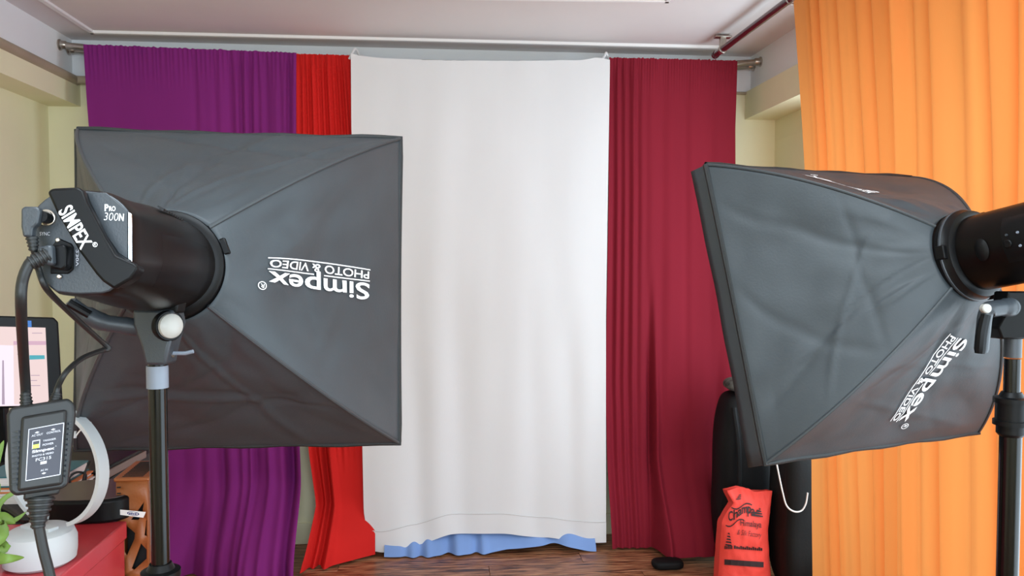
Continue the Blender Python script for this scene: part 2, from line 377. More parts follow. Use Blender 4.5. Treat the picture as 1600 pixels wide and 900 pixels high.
curtain('curtain', 'dark maroon curtain right of the white backdrop', M_MAR, [(952, 92), (951, 300), (946, 600), (952, 870)], [(1153, 92), (1149, 200), (1150, 500), (1150, 620), (1143, 740), (1126, 890)],
        3.94, c0(aty(1050, 92, 3.94).z), lambda s: .012+.02*sm((s-.3)/.1)*sm((.95-s)/.1), mr, lambda s, z: (.08+.2*sm((s-.32)/.06)*sm((.93-s)/.12))*sm((.5-z)/.5), nu=200, seed=3)
bx = [(600, .012), (612, .01), (650, .004), (700, .012), (745, .01), (790, .028), (860, .038), (918, .004)]
bz = pl([((px-600)/320, z) for px, z in bx], True)
curtain('curtain', 'light blue fabric peeping out below the hem of the white backdrop', M_BLU, [(590, 95), (604, 860)], [(912, 95), (922, 860)], 4.03, c0(2.485), bz,
        [(.1, .1, .02, .03, .8, 1), (.16, .17, .02, .03, .7, 1), (.28, .30, .025, .04, .7, 1), (.45, .43, .02, .035, .7, 1), (.75, .8, .04, .03, .6, 1)],
        lambda s, z: .17*sm((.2-z)/.2), nu=160, seed=4)
wz = pl([((px-566)/384, aty(px, py, 3.915).z) for px, py in ((570, 861), (585, 862), (640, 851), (700, 834), (730, 834), (780, 832), (850, 839), (900, 845), (948, 846))], True)
wt = pl([((px-548)/405, aty(px, py, 3.905).z) for px, py in ((548, 83), (562, 87), (600, 91), (680, 94), (800, 95), (900, 94), (935, 90), (953, 93))], True)
WL = [(548, 80), (549, 200), (556, 400), (564, 600), (566, 700), (568, 800), (578, 862)]; WR = [(953, 90), (953, 110), (950, 300), (947, 500), (947, 850)]
wav = ((2.3, .006, .1, .2), (3.7, .005, .5, -.1))
wcr = [(.2, .22, .05, .010, .35, 1), (.36, .4, .06, .014, .3, 1), (.68, .70, .05, .010, .35, 1), (.85, .86, .04, .007, .4, 1)]
wfn = curtain('x', '', None, WL, WR, 3.905, wt, wz, wcr, ruff=.002, wav=wav, seed=5, build=False)
t = thing('curtain', 'white fabric backdrop sheet hanging in the middle of the back wall', 'curtain', (.2, 3.905, .0), 'fabric backdrops hung along the back wall')
MB().grid(wfn, 140, 90).build('sheet', M_WCL, t, ang=180, recalc=False)
def hem(s, v):
    p = wfn(s, lerp(.956, 1.0, v)); return p+V((0, -.004, 0))
MB().tube([wfn(k/100, .957)+V((0, -.0055, 0)) for k in range(101)], .0012, 6).build('hem_seam', mat('grey_stitching', (196, 190, 186), .8), t)
MB().grid(hem, 140, 6).build('hem', M_WCL, t, ang=180, recalc=False)
for px, py in ((552, 86), (944, 92)):
    p = aty(px, py, 3.94)
    MB().tube(catmull([p+V((-.02, 0, -.02)), p+V((0, -.012, .012)), p+V((.012, .0, .03)), p+V((.03, .03, .0))], 5), .006, 8).build('tied_corner', M_WCL, t)
# orange curtain along the side window
XO = 1.372
def oy(px, y=200): return atx(px, y, XO).y
YF = pl([(atx(x, y, XO).z, atx(x, y, XO).y) for x, y in ((1240, 4), (1253, 200), (1257, 270), (1268, 600), (1271, 740), (1273, 900))])
YN = 1.42
ocr = []
for px0, px1, wd, A in ((1262, 1258, .010, .035), (1276, 1272, .008, .022), (1297, 1300, .014, .026), (1325, 1328, .016, .030), (1350, 1345, .012, .028), (1378, 1368, .014, .02), (1397, 1398, .012, -.022),
                        (1434, 1436, .016, .036), (1478, 1478, .02, .012), (1522, 1525, .014, .034), (1558, 1548, .02, .036), (1592, 1598, .03, .02)):
    ocr.append(((2.93-oy(px0))/(2.93-YN), (2.93-oy(px1, 600))/(2.93-YN), wd, A))
for k in range(6): ocr.append((.80+.035*k, .80+.035*k, .012, .03))
def ofn(s, t):
    z = lerp(2.505, .012, t); y = lerp(YF(z), YN, s); x = XO
    for s0, s1, wd, A in ocr:
        q = (s-lerp(s0, s1, t))/wd
        if A > .025:
            lw_ = .75*wd*(YF(z)-YN); y += 2.1*lw_*(q/.75)*math.exp(-(q/.75)**2)*(.75+.4*noise.noise((s0*40, z*.8, 4))); x += .010*math.tanh(q*1.5)*math.exp(-(q/2.5)**2)
        x += 1.7*A*(math.exp(-q*q)-.45*math.exp(-((q-1.7)/1.2)**2))*(1-.3*t)
    x += .006*noise.noise((y*6, z*1.5, 9))+.012*math.sin(y*11+z*.4)*t
    return V((x, y, z))
t = thing('curtain', 'bright orange curtain hanging along the side window, lit from behind', 'curtain', (XO, 2.15, 0))
MB().grid(ofn, 260, 60).build('cloth', M_ORA, t, ang=180, recalc=False)
for k in range(16):
    yy = lerp(2.96, YN+.02, k/15)
    MB().tube([(1.375+.021*math.cos(a), yy, 2.523+.021*math.sin(a)) for a in [2*math.pi*j/14 for j in range(15)]], .0028, 6, cap=False).build('curtain_ring', M_STEEL, t)

# ------------------------------------------------------------------ softboxes
def rodr(wv):
    wv = V(wv); a = wv.length; return Matrix.Rotation(a, 3, wv.normalized())
class Softbox:
    def __init__(s, label, wv, ctr, dp, off, logos, h=.30, LIP=.03, sh=0.):
        R = rodr(wv); C = V(ctr); s.R = R; s.C = C
        W = lambda x, y, z: C+R@V((x, y, z))
        s.W = W; rr = .079
        s.ring = W(off[0], -dp, off[1]); s.ax = -(R@V((0, 1, 0)))
        cor = [(-h, h), (h, h), (h, -h), (-h, -h)]
        ang = [3*math.pi/4, math.pi/4, -math.pi/4, -3*math.pi/4]
        def rib(i, b):
            a = ang[i]; p0 = V((off[0]+rr*math.cos(a), -dp, off[1]+rr*math.sin(a))); p2 = V((cor[i][0]*.99, -sh, cor[i][1]*.99))
            o_ = V((math.cos(a), 0, math.sin(a))); p1 = (p0+p2)/2+o_*.042+V((0, -.035, 0))
            return p0*(1-b)**2+p1*2*b*(1-b)+p2*b*b
        def panel(i):
            j = (i+1) % 4
            a0, a1 = ang[i], ang[j]
            if a1 > a0: a1 -= 2*math.pi
            mid = (a0+a1)/2; inn = V((-math.cos(mid), .55, -math.sin(mid))).normalized()
            sd = i*13.7+C.x*5; rg = random.Random(int(i*7+abs(C.x)*100))
            crs = [(rg.uniform(0, 6.28), rg.uniform(-.3, .3), rg.uniform(.012, .03), rg.uniform(.0015, .004)*rg.choice((-1, 1, 1))) for _ in range(6)]
            ks_ = .3 if any(l[0] == i for l in logos) else 1.
            def loc(a, b):
                p = rib(i, b).lerp(rib(j, b), a)
                q = lerp(a0, a1, a); arc = V((off[0]+rr*math.cos(q), -dp, off[1]+rr*math.sin(q)))
                p += (arc-rib(i, 0).lerp(rib(j, 0), a))*(1-b)**2
                e = math.sin(math.pi*a)
                p += inn*(.024*e*math.sin(math.pi*min(1, b*1.02))*(.4+.6*b))
                wr = .006*noise.noise((a*3.1+sd, b*2.3, sd))+.0035*noise.noise((a*8+sd, b*5, 3))+.004*(1-abs(noise.noise((a*2.2+b*2.7+sd, b*1.2-a, 5)))*3)*.4
                for an_, k0, wd_, am_ in crs:
                    q_ = ((a-.5)*math.cos(an_)+(b-.55)*math.sin(an_)-k0+.03*noise.noise((a*4, b*4, an_)))/wd_
                    wr += ks_*am_*math.exp(-q_*q_)
                p += inn*(wr*min(1, 6*a, 6*(1-a))*min(1, 6*b, 10*(1-b)))
                return p
            return loc, inn
        s.panel = panel
        t = thing('softbox', label, 'softbox', W(0, 0, -h), 'square studio softboxes'); s.t = t
        for i in range(4):
            loc, inn = panel(i)
            MB().grid(lambda a, b: W(*loc(a, b)), 60, 60).build('side_panel', M_SB, t, ang=180, solid=.0012, recalc=False)
            MB().tube([W(*(rib(i, b/20)-V((0, .001, 0)))) for b in range(21)], .0032, 8).build('rib_seam', M_SBS, t)
        # rim: piping, forward lip, corner pockets, diffuser
        pth = []
        for k in range(4):
            x, z = cor[k]; x2, z2 = cor[(k+1) % 4]
            for u in range(16):
                f = u/16; e = math.sin(math.pi*f)
                pth.append(W(lerp(x, x2, f)*.992*(1-.010*e*(abs(x-x2) < .01)), -sh, lerp(z, z2, f)*.992*(1-.010*e*(abs(z-z2) < .01))+.0015*math.sin(f*23)))
        pth.append(pth[0])
        MB().tube(pth, .0058, 8, cap=False).build('rim_piping', M_SBE, t)
        lipf = lambda a, b: None
        lm = MB()
        for k in range(4):
            x, z = cor[k]; x2, z2 = cor[(k+1) % 4]
            def lf(a, b, x=x, z=z, x2=x2, z2=z2):
                k_ = .99+.012*b+.004*math.sin(a*19)*b*math.sin(math.pi*a)
                px, pz = lerp(x, x2, a), lerp(z, z2, a); e = math.sin(math.pi*a)*.010
                if abs(x-x2) < .01: px *= 1-e
                else: pz *= 1-e
                return W(px*k_, b*LIP-sh, pz*k_)
            lm.grid(lf, 20, 3)
        lm.build('front_lip', M_SBS, t, ang=50, solid=.0015)
        MB().grid(lambda a, b: W((a-.5)*2*h*.97, LIP*.4-sh+.012*math.sin(math.pi*a)*math.sin(math.pi*b), (b-.5)*2*h*.97), 12, 12).build('diffuser', M_DIFF, t, ang=180)
        for i, quad, ll in logos:
            s.logo(i, quad, ll)
    def find(s, i, px, py):
        loc, inn = s.panel(i); a, b = .5, .6
        for it in range(40):
            p = pr(s.W(*loc(a, b))); e = (px-p[0], py-p[1])
            pa = pr(s.W(*loc(a+.002, b))); pb = pr(s.W(*loc(a, b+.002)))
            j = [[(pa[0]-p[0])/.002, (pb[0]-p[0])/.002], [(pa[1]-p[1])/.002, (pb[1]-p[1])/.002]]
            D = j[0][0]*j[1][1]-j[0][1]*j[1][0]
            if abs(D) < 1e-6: break
            a += max(-.1, min(.1, (e[0]*j[1][1]-e[1]*j[0][1])/D)); b += max(-.1, min(.1, (j[0][0]*e[1]-j[1][0]*e[0])/D))
            a = max(.02, min(.98, a)); b = max(.05, min(.97, b))
        return a, b
    def logo(s, i, quad, ab=False):
        loc, inn = s.panel(i)
        q = quad if ab else [s.find(i, *p) for p in quad]
        def surf(u, v):
            a, b = bil(q, u, v); return s.W(*(loc(a, b)-inn*.0035))
        T = s.t; mb = MB()
        P = lambda u0, v0, u1, v1: [(u0, v0), (u1, v0), (u1, v1), (u0, v1)]
        # text box: 0..1 across, 0 bottom .. 1 top
        decal(mb, 'Simpex', P(0, .285, .99, .98), surf, bold=.014)
        for lo, hi, v0 in ((0, .46, .365), (.56, 1, .365), (0, 1, 0)):
            for k in range(12): dquad(mb, P(lerp(lo, hi, k/12), v0, lerp(lo, hi, (k+1)/12), v0+.032), surf)
        decal(mb, 'PHOTO & VIDEO', P(.01, .075, .99, .315), surf, bold=.012)
        decal(mb, 'R', P(1.015, .92, 1.045, 1.06), surf, bold=.01)
        for k in range(16):
            a0, a1 = 2*math.pi*k/16, 2*math.pi*(k+1)/16; c = (1.03, .99)
            mb.add([surf(c[0]+r*.034*math.cos(a), c[1]+r*.15*math.sin(a)) for r, a in ((.82, a0), (1, a0), (1, a1), (.82, a1))], [(0, 1, 2, 3)])
        mb.build('logo_print', M_WPR, T, ang=180, recalc=False)['label'] = 'white printed maker logo'
# left box: logo upside down on the right panel; its mirror on the hidden left panel
LB = Softbox('large black square softbox on the left, seen from behind, white logo upside down', (-.04, .008, .028), (-.376, 1.513, 1.442), .38, (-.019, .033),
             [(1, [(576, 421), (416, 402), (413, 448), (574, 469)], False)])
RB = Softbox('black square softbox on the right, tilted down and turned toward the white backdrop', (-.299, -.053, .334), (.839, 1.564, 1.402), .30, (-.004, .014),
             [(2, [(1483, 519), (1389, 656), (1416, 660), (1512, 529)], False), (0, [(.30, .42), (.30, .85), (.40, .85), (.40, .42)], True)], LIP=.044, sh=.022)

# ------------------------------------------------------------------ flash heads
OUTL = [(75, 302), (100, 295), (135, 294), (170, 298), (192, 312), (209, 332), (211, 408), (198, 440), (170, 462), (120, 464), (85, 460), (58, 436), (45, 405), (42, 350), (52, 322)]
class Head:
    def __init__(s, label, ring, back, outline=None, roll=0):
        s.ring = ring; w = (back-ring); s.len = w.length; w.normalize(); s.w = w
        e1 = (RT-w*RT.dot(w)).normalized(); e2 = (UP-w*UP.dot(w)).normalized(); e2 = (e2-e1*e2.dot(e1)).normalized()
        if roll: q = Matrix.Rotation(roll, 3, w); e1 = q@e1; e2 = q@e2
        s.e1, s.e2 = e1, e2; s.back = back
        s.rho = outline or s.polar([s.lc(onpl(x, y, back, w)) for x, y in OUTL])
        t = thing('studio_flash', label, 'flash head', ring+w*.12-V((0, 0, .07)), 'studio flash heads'); s.t = t
        L = s.len; n = 48
        def rad(h, k):
            q = 2*math.pi*k/n; m = sm((h/L-.42)/.5); r0 = .066 if h < .05 else lerp(.066, .062, (h-.05)/L)
            return lerp(r0, s.rho[k], m), q
        vs = []; hs = [0, .02, .05, .1, .14, .17, .2, .23, .26, .29, L-.022, L-.008, L-.001]
        for i, h in enumerate(hs):
            k_ = (1, 1, 1)[0]*({len(hs)-1: .955, len(hs)-2: .985}.get(i, 1))
            for k in range(n):
                r, q = rad(h, k); vs.append(s.P(r*k_*math.cos(q), r*k_*math.sin(q), h))
        fs = [(i*n+k, i*n+(k+1) % n, (i+1)*n+(k+1) % n, (i+1)*n+k) for i in range(len(hs)-1) for k in range(n)]+[tuple(range(n))]
        b = MB(); b.add(vs, fs); b.build('body', M_BRN, t, ang=50)
        # back plate, a touch inset
        MB().prism([s.P(s.rho[k]*.95*math.cos(2*math.pi*k/n), s.rho[k]*.95*math.sin(2*math.pi*k/n), L-.01) for k in range(n)], w*.011).build('back_plate', M_GRY, t, bevel=.0015)
        MB().lathe(ring, w, [(.064, -.012), (.078, -.012), (.081, -.004), (.081, .004), (.078, .008), (.0765, .016), (.070, .02), (.064, .02)], 40, e1).build('mount_ring', M_BLK, t)
        MB().lathe(ring, w, [(.0812, -.001), (.0826, 0), (.0826, .003), (.0812, .004)], 40, e1, cap=False).build('ring_edge', M_GRY, t)
        for a in (.35, 2.5, 4.6):
            c = s.P(.081*math.cos(a), .081*math.sin(a), .004); rad_ = (e1*math.cos(a)+e2*math.sin(a)); tg = w.cross(rad_)
            MB().obox(c, tg*.012, rad_*.005, w*.009).build('locking_tab', M_BLK, t, bevel=.002)
    def P(s, x, y, h): return s.ring+s.e1*x+s.e2*y+s.w*h
    def lc(s, p): d = p-s.ring; return d.dot(s.e1), d.dot(s.e2)
    def polar(s, pts, n=48):
        out = []
        for k in range(n):
            q = 2*math.pi*k/n; d = (math.cos(q), math.sin(q)); best = .05
            for i in range(len(pts)):
                a, b = pts[i], pts[(i+1) % len(pts)]
                ex, ey = b[0]-a[0], b[1]-a[1]; D = d[0]*(-ey)+ex*d[1]
                if abs(D) < 1e-12: continue
                r = (a[0]*(-ey)+ex*a[1])/D; u = (d[0]*a[1]-d[1]*a[0])/D
                if r > 0 and -1e-6 <= u <= 1+1e-6: best = max(best, r) if best != .05 else r
            out.append(best)
        return out
    def bp(s, px, py, h=0): return onpl(px, py, s.back+s.w*h, s.w)
LH = Head('black flash head on the left, back panel with handle toward the camera', atd(264, 415, 1.10), atd(126, 379, .755))
t = LH.t; w_ = LH.w
hp = [(73, 300), (80, 294), (122, 292), (129, 298), (136, 317), (165, 372), (181, 399), (209, 411), (216, 418), (205, 436), (178, 452), (160, 440), (149, 428), (124, 394), (88, 332)]
MB().prism([LH.bp(x, y, .024) for x, y in hp], -w_*.013).build('handle', M_BLK, t, bevel=.004, seg=3)
for q in ([(75, 300), (80, 295), (122, 293), (128, 298), (126, 308), (80, 310)], [(178, 412), (209, 412), (215, 419), (204, 435), (180, 450), (166, 440)]):
    MB().prism([LH.bp(x, y, .014) for x, y in q], -w_*.03).build('handle_post', M_BLK, t, bevel=.003)
hd = MB(); S1 = lambda x, y: LH.bp(x, y, .0246)
decal(hd, 'SIMPEX', [(90, 331), (126, 391), (145, 379), (111, 318)], S1, bold=.018)
decal(hd, 'R', [(146.5, 383.5), (149.5, 385), (150.5, 381), (147.5, 379.5)], S1)
for k in range(14):
    a0, a1 = 2*math.pi*k/14, 2*math.pi*(k+1)/14
    hd.add([S1(148.5+r*math.cos(a), 382.2+r*math.sin(a)) for r, a in ((3, a0), (3.9, a0), (3.9, a1), (3, a1))], [(0, 1, 2, 3)])
hd.build('handle_lettering', M_WPR, t, ang=180, recalc=False)
S2 = lambda x, y: LH.bp(x, y, .0032)
MB().prism([LH.bp(x, y, .0012) for x, y in ((136, 301), (166, 301), (200, 330), (200, 405), (186, 396), (168, 370), (142, 318))], w_*.0012).build('name_panel', M_GRY, t, bevel=.0006)
hd = MB(); decal(hd, 'P', qrect(163.5, 319, 169.5, 330), S2, bold=.03); decal(hd, 'RO', qrect(170.5, 322, 180.5, 330), S2, bold=.03)
decal(hd, '300', [(162, 344), (184, 345), (186, 333), (164, 332)], S2, bold=-.012); decal(hd, 'N', [(185.5, 345), (193, 345.5), (194, 334), (186.5, 333.5)], S2, bold=.03)
hd.build('name_lettering', M_WPR, t, ang=180, recalc=False)
MB().prism([LH.bp(x, y, .0012) for x, y in ((200.5, 331), (207, 335), (207, 410), (200.5, 405))], w_*.002).build('highlight_strip', M_CHR, t, bevel=.0008)  # bright highlight along the panel's right edge, built in as a chrome strip
hd = MB(); decal(hd, 'SYNC', qrect(62, 362.5, 78, 368), S2); hd.build('jack_lettering', M_LPR, t, ang=180, recalc=False); hd = MB(); decal(hd, '230V', [(123, 390), (123, 416), (118.5, 416), (118.5, 390)], S2, bold=.01); hd.build('inlet_lettering', M_LPR, t, ang=180, recalc=False)
# sync jack, power inlet, screws
j = LH.bp(76, 341, 0)
MB().lathe(j, w_, [(.0078, 0), (.0078, .006), (.0064, .0065), (.0064, .010), (.005, .010)], 22).build('sync_jack', M_STEEL, t)
MB().prism([LH.bp(x, y, .0005) for x, y in ((84, 383), (92, 372), (113, 381), (116, 386), (116, 421), (108, 428), (80, 428), (80, 395))], w_*.003).build('power_inlet', M_BLK, t, bevel=.001)
for x, y in ((91, 375), (93, 432)): MB().lathe(LH.bp(x, y, .003), w_, [(.0022, 0), (.0022, .001), (.0015, .0015)], 12).build('screw', M_STEEL, t)
# vents row on upper rim and side recess
for k in range(9):
    q = 1.05-.0*k; h = .10+.012*k; q = 1.0
    MB().obox(LH.P(.0665*math.cos(q), .0665*math.sin(q), h), w_*.0035, (LH.e1*-math.sin(q)+LH.e2*math.cos(q))*.004, (LH.e1*math.cos(q)+LH.e2*math.sin(q))*.001).build('vent_slot', M_DARK, t)
def sidepatch(H, qa, qb, h0, h1, ext):
    def fn(a, b):
        q = lerp(qa, qb, a); h = lerp(h0, h1, b); k = q/(2*math.pi)*48; k0 = int(math.floor(k)); f = k-k0
        m_ = sm((h/H.len-.42)/.5); r0 = lerp(.066, .062, max(0, h-.05)/H.len); r = lerp(r0, lerp(H.rho[k0 % 48], H.rho[(k0+1) % 48], f), m_)+ext*min(1, 8*a, 8*(1-a))*min(1, 8*b, 8*(1-b))
        return H.P(r*math.cos(q), r*math.sin(q), h)
    return fn
MB().grid(sidepatch(LH, -.75, .35, .06, .26, .0016), 14, 14).build('side_cover', M_BLK, t, ang=60)
# right head continues the right softbox axis and leaves the picture
ra = RB.ax.copy()
RH = Head('black flash head on the right, cut by the picture edge', RB.ring+ra*.012, RB.ring+ra*.372-UP*.035, outline=LH.rho, roll=.7)
t = RH.t
MB().grid(sidepatch(RH, 1.9, 3.1, .10, .24, .003), 14, 12).build('control_panel', M_BLK, t, ang=60)
def side(H, px, py):  # nearest body point under a pixel
    best = None
    f = sidepatch(H, 0, 2*math.pi, .03, .3, 0)
    for i in range(60):
        for k in range(30):
            p = f(i/60, k/30); nrm = (p-H.ring-H.w*(p-H.ring).dot(H.w)).normalized()
            if nrm.dot(CAM-p) < 0: continue
            q = pr(p); d = (q[0]-px)**2+(q[1]-py)**2
            if best is None or d < best[0]: best = (d, p, nrm)
    return best[1], best[2]
for px, py, r, mt in ((1577, 384, .0065, M_BLK), (1592, 366, .0022, M_LGR), (1597, 384, .0022, M_LGR), (1571, 371, .002, M_GRY)):
    p, nrm = side(RH, px, py)
    MB().lathe(p, nrm, [(r, 0), (r, .004), (r*.8, .005)], 18).build('button', mt, t)
p, nrm = side(RH, 1538, 392); ax2 = RH.w; tg = nrm.cross(ax2)
MB().add([p+nrm*(.0015+.004*math.cos(k)*(0))+tg*.019*math.cos(a)*r+ax2*.012*math.sin(a)*r+nrm*.005*(1-r*r) for r in (1, .66, .33) for k, a in [(0, 2*math.pi*i/24) for i in range(24)]],
         [(j*24+i, j*24+(i+1) % 24, (j+1)*24+(i+1) % 24, (j+1)*24+i) for j in range(2) for i in range(24)]+[tuple(48+i for i in range(24))]).build('oval_dimple', M_BLK, t, ang=180)

# ------------------------------------------------------------------ light stands
def stand(label, top, r, group='tripod light stands', z_c1=None, legrot=0.):
    x, y, zt = top; t = thing('light_stand', label, 'light stand', (x, y, 0), group)
    zs = z_c1
    MB().cyl((x, y, zs), (x, y, zt), r, n=24).build('upper_pole', M_POLE, t)
    MB().cyl((x, y, .55), (x, y, zs), r*1.33, n=24).build('middle_pole', M_POLE, t)
    MB().cyl((x, y, .12), (x, y, .55), r*1.62, n=24).build('lower_pole', M_POLE, t)
    for z, rr in ((zs, r*1.33), (.55, r*1.62)):
        MB().lathe((x, y, z), (0, 0, 1), [(rr*1.05, -.045), (rr*1.3, -.04), (rr*1.3, -.026), (rr*1.62, -.026), (rr*1.62, -.018), (rr*1.42, -.018), (rr*1.42, .012), (rr*1.62, .012), (rr*1.62, .02), (rr*1.15, .022), (rr*.9, .03)], 24).build('locking_collar', M_BLK, t)
        kd = V((x, y, 0)).normalized(); kc = V((x, y, z)); kb = MB(); kb.cyl(kc+kd*rr, kc+kd*(rr+.03), .005, n=10); kb.cyl(kc+kd*(rr+.03), kc+kd*(rr+.045), .014, .012, n=12); kb.build('clamp_knob', M_BLK, t)
    MB().lathe((x, y, .42), (0, 0, 1), [(r*1.7, -.03), (r*2.2, -.025), (r*2.2, .025), (r*1.7, .03)], 20).build('leg_hub', M_BLK, t)
    MB().lathe((x, y, .16), (0, 0, 1), [(r*1.7, -.02), (r*2.1, -.018), (r*2.1, .018), (r*1.7, .02)], 20).build('brace_hub', M_BLK, t)
    for k in range(3):
        a = legrot+k*2.0944; d = V((math.cos(a), math.sin(a), 0))
        lg = MB().tube([V((x, y, .42))+d*.04, V((x, y, .012))+d*.40], .0095, 10).build('leg', M_POLE, t)
        MB().lathe(V((x, y, 0))+d*.405, (0, 0, 1), [(.012, 0), (.014, .01), (.012, .03)], 12).build('rubber_foot', M_RUB, lg)
        MB().tube([V((x, y, .16))+d*.03, V((x, y, .185))+d*.24], .006, 8).build('brace', M_POLE, t)
    return t
LD = 1.03
lp_ = atd(246, 590, LD); zc = atd(246, 872, LD).z
ST = stand('black light stand under the left flash head', (lp_.x, lp_.y, atd(246, 545, LD).z), .0117, z_c1=zc-.040, legrot=0.)
def slabpx(pts, d, th, name, mt, parent, bevel=.003):
    n = -FW; P = atd(800, 450, d)
    return MB().prism([onpl(x, y, P, n) for x, y in pts], FW*th).build(name, mt, parent, bevel=bevel)
MB().cyl(V((lp_.x, lp_.y, atd(246, 606, LD).z)), V((lp_.x, lp_.y, atd(246, 571, LD).z)), .0138, n=24).build('grey_sleeve', M_LGR, ST)
slabpx([(206, 484), (270, 484), (274, 505), (263, 545), (258, 571), (226, 571), (219, 540), (207, 508)], LD-.018, .036, 'tilt_bracket', M_GRY, ST, .004)
slabpx([(222, 462), (280, 462), (276, 490), (224, 490)], LD-.014, .028, 'head_clamp', M_BLK, ST, .003)
kp = atd(262, 509, LD-.014)
MB().lathe(kp, RT*.8-FW*.6, [(.019, -.006), (.0205, 0), (.0205, .004), (.019, .006)], 24).build('knob_rim', M_BLK, ST)
MB().lathe(kp+(RT*.8-FW*.6)*.006, RT*.8-FW*.6, [(.0165, 0), (.016, .004), (.012, .0075), (.005, .009)], 24).build('clamp_cap', M_KNOB, ST)
hb = MB(); hb.tube(catmull([atd(214, 512, LD), atd(190, 508, LD-.01), atd(160, 503, LD-.02), atd(130, 489, LD-.03), atd(106, 472, LD-.04)], 6), [.012]*6+[.011]*6+[.012]*6+[.010]*6+[.006], 12)
hb.build('tilt_lever', M_GRY, ST)
hb = MB(); hb.tube([atd(107, 473, LD-.045), atd(140, 492, LD-.035)], .0055, 10); hb.build('lever_tip', M_BLK, ST)
tb = MB(); tb.cyl(atd(258, 553, LD), atd(270, 551, LD), .0065, n=12); tb.build('thumb_screw', M_STEEL, ST)
MB().tube([atd(270, 552, LD), atd(290, 552, LD), atd(302, 549, LD)], .0026, 8).build('screw_handle', M_LGR, ST)
RD = 1.30
rp = atd(1581, 600, RD)
RS = stand('black light stand under the right flash head, beside the orange curtain', (rp.x, rp.y, atd(1581, 560, RD).z), .0127, z_c1=atd(1581, 640, RD).z, legrot=.8)
MB().cyl(V((rp.x, rp.y, atd(1581, 558, RD).z)), V((rp.x, rp.y, atd(1581, 528, RD).z)), .0135, n=24).build('grey_sleeve', M_GRY, RS)
slabpx([(1576, 455), (1620, 455), (1618, 505), (1604, 530), (1566, 530), (1560, 512), (1572, 490)], RD-.02, .04, 'tilt_bracket', M_BLK, RS, .003)
MB().lathe(atd(1577, 480, RD-.03), -FW*.9-RT*.3, [(.014, -.01), (.0155, 0), (.0155, .004), (.013, .006)], 22).build('pivot_cap', M_GRY, RS)
MB().tube(catmull([atd(1578, 480, RD-.036), atd(1556, 482, RD-.042), atd(1541, 488, RD-.046), atd(1536, 520, RD-.044), atd(1533, 550, RD-.042)], 6), [.0155]*3+[.0135]*9+[.011]*12+[.0095], 12).build('tilt_lever', M_GRY, RS)
MB().tube(catmull([atd(1540, 492, RD-.05), atd(1534, 520, RD-.05), atd(1531, 552, RD-.048)], 5), [.0085]*5+[.0085]*5+[.0075], 10).build('lever_grip', M_BLK, RS)
MB().lathe(atd(1541, 482, RD-.062), -FW, [(.0075, -.006), (.0075, .002), (.006, .0035)], 18).build('lever_button', M_KNOB, RS)

# ------------------------------------------------------------------ hanging trigger box with its cables
BD = .80; BN = (-ray(62, 697).normalized()-RT*.06+UP*.02).normalized(); BP = atd(62, 697, BD)
bq = lambda x, y, h=0: onpl(x, y, BP+BN*h, BN)
T = thing('flash_trigger_box', 'black trigger power box hanging by its cables at the left edge', 'power adapter', atd(62, 770, BD))
MB().prism([bq(x, y, 0) for x, y in ((10, 648), (16, 637), (32, 634), (106, 622), (116, 630), (118, 645), (106, 757), (98, 764), (24, 775), (14, 768))], -BN*.03).build('case', M_RUB, T, bevel=.004, seg=3)
MB().prism([bq(x, y, -.004) for x, y in ((34, 652), (105, 640), (98, 757), (28, 768))], BN*.010).build('front_face', M_RUB, T, bevel=.003)
MB().prism([bq(x, y, .0055) for x, y in ((44.5, 670.5), (100.5, 660), (94.5, 742), (39.5, 752))], BN*.0008).build('label_plate', M_LBL, T, bevel=.0003)
lab = [(39.5, 752), (94.5, 742), (100.5, 660), (44.5, 670.5)]
BS = lambda u, v: bq(*bil(lab, u, v), .0067)
lm = MB(); R4 = lambda a, b, c, d: [(a, b), (c, b), (c, d), (a, d)]
for q in (R4(0, 0, 1, .016), R4(0, .984, 1, 1), R4(0, 0, .025, 1), R4(.975, 0, 1, 1)): dquad(lm, q, BS)
decal(lm, 'AC OUT', R4(.10, .835, .42, .875), BS, .02); decal(lm, 'CONTROL', R4(.52, .835, .92, .875), BS, .02)
decal(lm, 'TRIGGER', R4(.43, .70, .80, .735), BS, .02); decal(lm, 'POWER', R4(.43, .62, .74, .66), BS, .02)
decal(lm, 'Simpex', R4(.14, .50, .78, .575), BS, .04); decal(lm, 'R', R4(.80, .56, .83, .585), BS); decal(lm, 'PHOTO & VIDEO', R4(.15, .44, .76, .475), BS, .03)
decal(lm, 'FC315', R4(.26, .345, .70, .405), BS, .015); dquad(lm, R4(.40, .27, .58, .325), BS); decal(lm, 'AC IN', R4(.42, .135, .62, .17), BS, .02)
for cx, cy in ((.25, .905), (.70, .905), (.52, .09)): lm.add([BS(cx-.07, cy), BS(cx, cy-.02), BS(cx+.07, cy), BS(cx, cy+.02)], [(0, 1, 2, 3)])
lm.build('label_print', M_LPR, T, ang=180, recalc=False)
lw = MB()
for q in (R4(.13, .60, .155, .76), R4(.33, .60, .355, .76), R4(.13, .74, .355, .76)): dquad(lw, q, BS)
lw.build('lamp_window_frame', M_LPR, T, ang=180, recalc=False)
lw = MB(); dquad(lw, R4(.145, .605, .335, .675), lambda u, v: BS(u, v)); lw.build('power_lamp', M_LED, T, ang=180, recalc=False)
